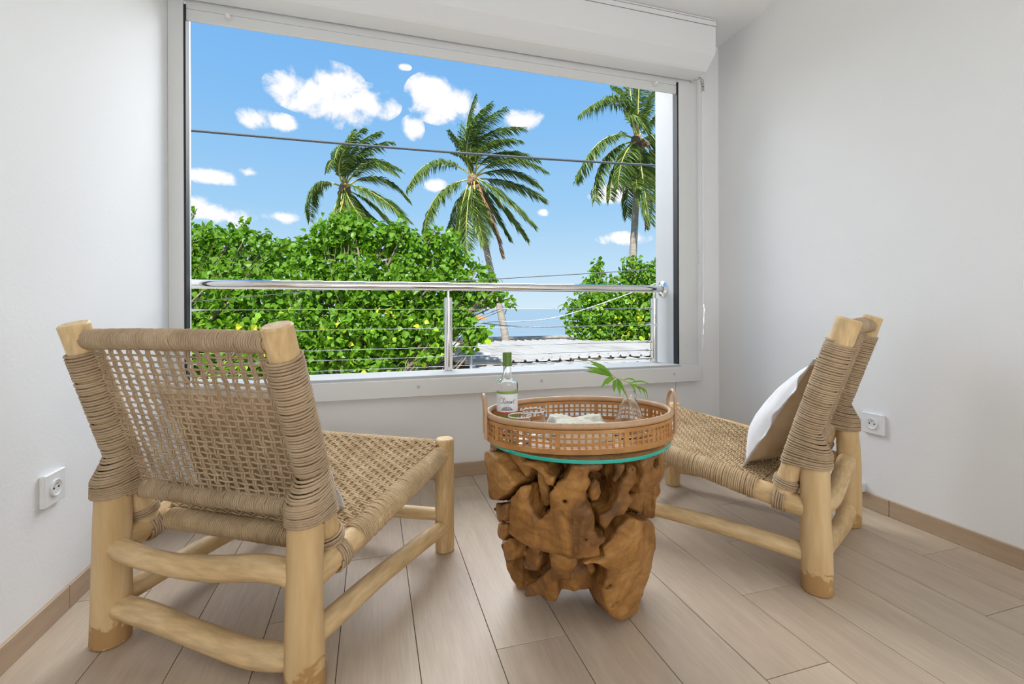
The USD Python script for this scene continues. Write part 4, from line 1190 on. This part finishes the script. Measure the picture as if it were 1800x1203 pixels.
def leaf_matrices(pts, out, size, g):
    """A random frame for each leaf: faces roughly outwards and upwards, tip hanging."""
    n = len(pts)
    nrm = out * .75 + V([0, 0, .35]) + g.normal(0, .8, (n, 3)); nrm /= np.linalg.norm(nrm, axis=1, keepdims=True)
    tip = V([0, 0, -.7]) + out * .5 + g.normal(0, .6, (n, 3))
    tip -= nrm * (tip * nrm).sum(1, keepdims=True); tip /= np.linalg.norm(tip, axis=1, keepdims=True)
    sd = np.cross(tip, nrm)
    s = size * g.uniform(.7, 1.2, n)[:, None, None]
    return np.stack([sd, tip, nrm], 1) * s


def leaf_tree(name, label, blobs, n, size, seed, trunk, singles=150, holes=.34, group=None):
    """blobs: (px, py, radius in px, depth) of the clumps of the crown; trunk: base (x, y) and fork points."""
    g = np.random.default_rng(seed)
    t = thing(name, label, 'tree', group='broad-leaved trees outside the window')
    C = V([at(b[0], b[1], b[3]) for b in blobs]); Rr = V([b[2] / F_PX * b[3] for b in blobs])
    w = Rr ** 2.2; w /= w.sum()
    k = g.choice(len(blobs), int(n * 2.2), p=w)
    d = g.normal(size=(len(k), 3)); d /= np.linalg.norm(d, axis=1, keepdims=True)
    rad = g.uniform(0, 1, len(k)) ** .42
    sc = V([1., 1., 1.])
    P = C[k] + d * (Rr[k] * rad)[:, None] * sc + g.normal(0, .03, (len(k), 3))
    keep = (meshkit.fbm(P * 2.6 + seed * 11, 3, seed) + .22 * (rad < .8)) > holes + .12 * (rad > .9)
    P, d = P[keep][:n], d[keep][:n]
    M = leaf_matrices(P, d, size, g)
    near = np.argsort(((P - EYE) @ FWD) + g.uniform(0, .9, len(P)))
    vis = [i for i in near if 320 < (CX + F_PX * ((P[i] - EYE) @ RT) / ((P[i] - EYE) @ FWD)) < 1160][:singles]
    rest = np.setdiff1d(np.arange(len(P)), vis)
    v = (LV @ M[rest] + P[rest][:, None]).reshape(-1, 3)
    f = (LF[None] + (np.arange(len(rest)) * len(LV))[:, None, None]).reshape(-1, 3)
    tag(obj('foliage', trimesh.Trimesh(v, f, process=False), LEAF, t), kind='stuff')
    # wood: trunk, and a branch towards each clump
    base = V([trunk[0], trunk[1], GZO])
    cen = C.mean(0); fork = V([base[0] * .6 + cen[0] * .4, base[1] * .6 + cen[1] * .4, GZO + (cen[2] - GZO) * .45])
    obj('trunk', tube(spline([base, (base + fork) / 2 + g.normal(0, .08, 3), fork], 12), np.linspace(.16, .11, 12), 10), BARK, t, smooth=50)
    for c, r_ in zip(C, Rr):
        if c[2] < fork[2] - .5:
            continue
        m1 = fork + (c - fork) * .5 + g.normal(0, .18, 3)
        end = c + V([g.normal(0, .1), g.normal(0, .1), r_ * .6])
        obj('branch', tube(spline([fork, m1, end], 12), np.linspace(.055, .010, 12), 7), BARK, t, smooth=50)
        for q in range(3):
            e2 = c + g.normal(0, .55, 3) * r_
            obj('twig', tube(spline([m1 + (end - m1) * .4 * q, (m1 + e2) / 2 + g.normal(0, .05, 3), e2], 8), np.linspace(.011, .003, 8), 5), BARK, t, smooth=50)
    for i in vis:
        obj('leaf', trimesh.Trimesh(LV @ M[i] + P[i], LF, process=False), LEAVES[int(g.integers(0, len(LEAVES)))], t)
    return t


def leaf_look(k, c):
    return mat(f'single_leaf_{k}', {"d": ("principled_bsdf", {"base_color": c, "roughness": .42, "specular_ior_level": .35}), "t": ("translucent_bsdf", {"color": (c[0] * 1.25, c[1] * 1.2, c[2] * .7)}), "m": ("mix_closure", {"fac": .42})},
               [("d.BSDF", "m.closure1"), ("t.BSDF", "m.closure2")], surface='m.closure')


LEAVES = [leaf_look(k, c) for k, c in enumerate(((.11, .26, .015), (.17, .36, .02), (.23, .44, .025), (.30, .51, .03), (.38, .56, .03), (.46, .60, .035), (.64, .60, .04)))]
leaf_tree('sea_grape_tree', 'bright green broad-leaved tree at the left edge of the window', [
    (345, 440, 52, 9.6), (395, 445, 52, 9.6), (445, 448, 50, 9.4), (482, 455, 42, 9.3), (340, 397, 14, 9.6), (365, 412, 22, 9.6), (425, 408, 24, 9.5), (470, 420, 22, 9.4), (505, 440, 26, 9.3), (340, 500, 60, 9.2), (410, 510, 66, 9.0), (480, 515, 62, 8.9),
    (330, 575, 70, 8.8), (410, 590, 75, 8.6), (490, 590, 70, 8.5), (300, 480, 60, 9.4), (280, 560, 80, 9.0), (350, 650, 70, 8.5), (450, 660, 70, 8.3), (338, 372, 9, 9.6)], 8500, .118, 21, (-5.2, 8.6), holes=.42)
leaf_tree('sea_grape_tree', 'broad bright green tree in the middle of the window under the palms', [
    (545, 445, 36, 8.3), (590, 420, 46, 8.3), (625, 405, 34, 8.2), (602, 392, 24, 8.2), (660, 425, 46, 8.2), (705, 425, 38, 8.2), (700, 400, 16, 8.2), (745, 440, 40, 8.1), (762, 415, 18, 8.1), (793, 415, 14, 8.0), (790, 450, 36, 8.0), (825, 462, 22, 7.9), (848, 485, 20, 7.8), (868, 497, 9, 7.8),
    (560, 500, 60, 8.1), (640, 500, 70, 7.9), (720, 500, 66, 7.8), (790, 505, 50, 7.7), (835, 520, 34, 7.7), (870, 520, 22, 7.6), (895, 530, 11, 7.6), (545, 575, 58, 7.8), (620, 580, 64, 7.6), (700, 570, 60, 7.5), (765, 570, 50, 7.4), (815, 565, 30, 7.4), (838, 590, 22, 7.3), (822, 612, 16, 7.3),
    (560, 630, 40, 7.6), (625, 632, 34, 7.5), (690, 620, 34, 7.4), (745, 618, 26, 7.3), (775, 610, 24, 7.3), (520, 650, 46, 7.6), (655, 655, 24, 7.4)], 11500, .102, 22, (-1.2, 8.2), holes=.47)
leaf_tree('sea_grape_tree', 'bright green tree at the right behind the white roof', [
    (1052, 470, 15, 18.8), (1046, 490, 20, 18.8), (1112, 468, 22, 18.6), (1085, 505, 34, 18.6), (1130, 498, 38, 18.6), (1150, 480, 26, 18.6), (1040, 520, 32, 18.4), (1010, 545, 26, 18.1), (1060, 550, 44, 18.1), (1115, 550, 50, 18.1), (1160, 540, 46, 18.1), (1012, 575, 22, 18.0), (1050, 585, 32, 17.9), (1110, 585, 40, 17.9), (1170, 585, 50, 17.9), (1200, 510, 50, 18.6)],
    6500, .16, 23, (9.0, 17.2), holes=.34)

# coconut palms
FROND = mat('palm_frond', {"g": ("geometry", {}), "r": ("rgb_ramp", {"ramp": [(0, (.12, .19, .035)), (.5, (.21, .29, .06)), (1, (.34, .40, .11))]}), "d": ("principled_bsdf", {"roughness": .4, "specular_ior_level": .4}), "t": ("translucent_bsdf", {}), "m": ("mix_closure", {"fac": .38})},
            [("g.random_per_island", "r.fac"), ("r.color", "d.base_color"), ("r.color", "t.color"), ("d.BSDF", "m.closure1"), ("t.BSDF", "m.closure2")], surface='m.closure')
FROND_DRY = plain('dry_frond', (.22, .13, .06), .7)
RACHIS = plain('frond_rib', (.40, .36, .08), .5)
HUSK = noisy('palm_husk', [(.3, (.12, .07, .035)), (.7, (.27, .18, .10))], nscale=9., rough=.9)
PTRUNK = noisy('palm_trunk', [(.3, (.22, .19, .155)), (.7, (.36, .32, .27))], scale=(1, 1, 6.), nscale=2., rough=.85)


def palm(label, depth, crown, trunk_px, fronds, seed):
    g = np.random.default_rng(seed)
    t = thing('coconut_palm', label, 'palm tree', group='coconut palms outside the window')
    c = at(*crown, depth)
    tp = [at(x, y, depth) for x, y in trunk_px]
    foot = tp[-1] + (tp[-1] - tp[-2]) * ((GZO - tp[-1][2]) / min(tp[-1][2] - tp[-2][2], -.01))
    ctr = spline([c] + tp + [foot], 40)
    wob = 1 + .05 * (np.arange(40) % 2)[:, None] * np.ones((40, 12))
    obj('trunk', tube(ctr, np.linspace(.13, .21, 40), 12, True, wob), PTRUNK, t, smooth=60)
    hs = trimesh.creation.icosphere(3, .27)
    hv = hs.vertices; hs.vertices = hv * V([1, 1, 1.25]) * (1 + .5 * (meshkit.fbm(hv * 9, 3, seed) - .5))[:, None]
    obj('crown_heart', hs.apply_translation(c + V([0, 0, -.12])), HUSK, t, smooth=60)
    for k in range(5):
        q = c + V([g.normal(0, .24), g.normal(0, .24) - .15, -.38 + g.normal(0, .10)])
        nut = trimesh.creation.icosphere(2, .115); nut.vertices = nut.vertices * V([1, 1, 1.2])
        obj('coconut', nut.apply_translation(q), HUSK, t, smooth=True)
    S = depth / F_PX
    for fi, fr_ in enumerate(fronds):
        (mx, my), (ex, ey) = fr_[0], fr_[1]
        kind = fr_[2] if len(fr_) > 2 else 0
        dm = g.normal(0, .55); de = dm * 1.9 + g.normal(0, .4)
        if kind == 3:
            dm, de = -.8, -1.5
        p = spline([c + g.normal(0, .08, 3), at(mx, my, depth + dm), at(ex, ey, depth + de)], 34)
        L = np.linalg.norm(np.diff(p, axis=0), axis=1).sum()
        t_, _, _ = frames(p)
        dry = kind == 2
        rib = obj('frond', tube(p, np.linspace(.045, .006, 34), 6), FROND_DRY if dry else RACHIS, t, smooth=50)
        n = 120
        u = np.linspace(.16, 1, n)
        base = np.stack([np.interp(u, np.linspace(0, 1, 34), p[:, a]) for a in range(3)], -1)
        tang = np.stack([np.interp(u, np.linspace(0, 1, 34), t_[:, a]) for a in range(3)], -1)
        side0 = np.cross(tang, V([0, 0, 1.])); nn_ = np.linalg.norm(side0, axis=1, keepdims=True)
        side0 = np.where(nn_ > .15, side0 / np.maximum(nn_, 1e-6), RT)
        vs, fs, o = [], [], 0
        wind = RT * .55
        for sd in (-1, 1):
            ln = L * (.14 if dry else .29) * np.interp(u, [.16, .3, .7, 1.], [.55, 1., .85, .35]) * g.uniform(.8, 1.1, n)
            d0 = side0 * sd * .75 + tang * .65 + wind * .5 + g.normal(0, .10, (n, 3))
            d0 /= np.linalg.norm(d0, axis=1, keepdims=True)
            droop = V([0, 0, -1.]) * np.interp(g.uniform(0, 1, n), [0, 1], [.6, 1.15])[:, None]
            q1 = base + d0 * ln[:, None] * .45 + droop * ln[:, None] * .08
            q2 = base + d0 * ln[:, None] * .72 + droop * ln[:, None] * .42 + wind * ln[:, None] * .25
            q0 = base
            wdt = np.cross(d0, g.normal(0, .5, (n, 3)) + V([0, 0, 1.])); wdt /= np.linalg.norm(wdt, axis=1, keepdims=True)
            w_ = .030
            quad = np.stack([q0 - wdt * w_ * .5, q0 + wdt * w_ * .5, q1 - wdt * w_, q1 + wdt * w_, q2], 1)
            vs.append(quad.reshape(-1, 3))
            b = o + np.arange(n)[:, None] * 5
            fs.append(np.vstack([b + V([[0, 1, 3]]), b + V([[0, 3, 2]]), b + V([[2, 3, 4]])]))
            o += 5 * n
        obj('leaflets', trimesh.Trimesh(np.vstack(vs), np.vstack(fs), process=False), FROND_DRY if dry else FROND, rib)
    return t


palm('wind-blown coconut palm at the left, its trunk hidden by the tree in front', 23., (606, 328), [(609, 380), (612, 440)], [
    ((596, 290), (640, 226)), ((618, 268), (668, 232)), ((625, 275), (688, 250)), ((632, 285), (703, 298)), ((640, 292), (694, 306)), ((585, 283), (574, 302)), ((590, 275), (606, 250)), ((612, 285), (650, 270)), ((606, 262), (622, 228)),
    ((565, 322), (545, 388)), ((655, 312), (718, 352)), ((652, 338), (714, 386)), ((640, 350), (690, 402)), ((622, 365), (655, 400), 3), ((590, 362), (578, 402)), ((598, 372), (584, 410), 3), ((630, 360), (672, 396)), ((600, 350), (596, 390))], 31)
palm('tall coconut palm in the middle with its whole leaning trunk in view', 24., (831, 312), [(838, 360), (853, 430), (866, 490), (878, 540), (890, 603)], [
    ((818, 240), (835, 170)), ((826, 232), (862, 182)), ((834, 240), (888, 190)), ((842, 250), (920, 225)), ((850, 262), (915, 248)), ((858, 278), (945, 282)), ((870, 286), (958, 300)), ((808, 262), (788, 230)), ((812, 275), (792, 268)), ((838, 262), (880, 250)), ((830, 220), (850, 196)),
    ((766, 284), (716, 332)), ((785, 330), (746, 405)), ((880, 318), (958, 352)), ((876, 338), (938, 396)), ((872, 352), (925, 420)), ((862, 362), (895, 420)), ((852, 352), (884, 452), 2), ((822, 365), (820, 440), 3), ((838, 370), (851, 430), 3), ((806, 360), (786, 422)), ((846, 345), (870, 410)), ((815, 350), (806, 420)), ((890, 300), (950, 330))], 32)
palm('coconut palm at the right, cut off by the edge of the window opening', 22., (1119, 246), [(1120, 300), (1118, 350), (1113, 445), (1110, 500)], [
    ((1076, 176), (1020, 200)), ((1098, 175), (1078, 152)), ((1112, 190), (1104, 128)), ((1122, 180), (1128, 110)), ((1136, 186), (1160, 120)), ((1150, 205), (1185, 170)), ((1112, 205), (1160, 268), 3), ((1155, 240), (1200, 280)), ((1140, 250), (1190, 330)),
    ((1072, 240), (1012, 318)), ((1080, 262), (1046, 352)), ((1092, 275), (1072, 350)), ((1108, 300), (1102, 382)), ((1118, 310), (1120, 330), 3), ((1128, 300), (1142, 390), 3), ((1142, 290), (1155, 352)), ((1135, 320), (1136, 402), 2), ((1160, 285), (1185, 380)), ((1104, 262), (1086, 330))], 33)

# ---------------------------------------------------------------- cables
CABLE = plain('black_cable', (.055, .06, .065), .6)


def cable(label, pts, r, sag=.0, m=None):
    p = spline([at(*q) for q in pts], 60)
    p = p - V([0, 0, sag]) * (4 * np.linspace(0, 1, 60) * (1 - np.linspace(0, 1, 60)))[:, None]
    tag(obj('overhead_cable', tube(p, r, 6), m or CABLE, smooth=50), label, 'cable', 'overhead cables')


cable('thick grey cable sagging across the sky in front of the palms', [(-900, 150, 8.2), (-300, 182, 7.6), (330, 229, 7.4), (560, 249, 7.6), (850, 272, 7.8), (1153, 291, 8.0), (1900, 322, 8.6)], .020, 0, plain('grey_cable', (.05, .06, .07), .6))
cable('thin dark cable rising from the left just below the handrail', [(-900, 610, 7.2), (-200, 575, 6.7), (328, 532, 6.6), (480, 518, 6.6), (640, 505, 6.6), (900, 489, 6.7), (1100, 477, 6.8), (1900, 430, 7.4)], .0065)
cable('pale cable sloping up to the right in front of the sea', [(828, 570, 7.4), (875, 566, 8.), (982, 557, 9.), (1060, 533, 9.), (1115, 513, 9.), (1900, 250, 9.)], .010, 0, plain('pale_cable', (.45, .46, .46), .6))
cable('thin dark cable from the metal pole across the sea', [(828, 566, 7.4), (880, 572, 9.), (962, 575, 11.), (1080, 571, 12.), (1900, 540, 15.)], .010)
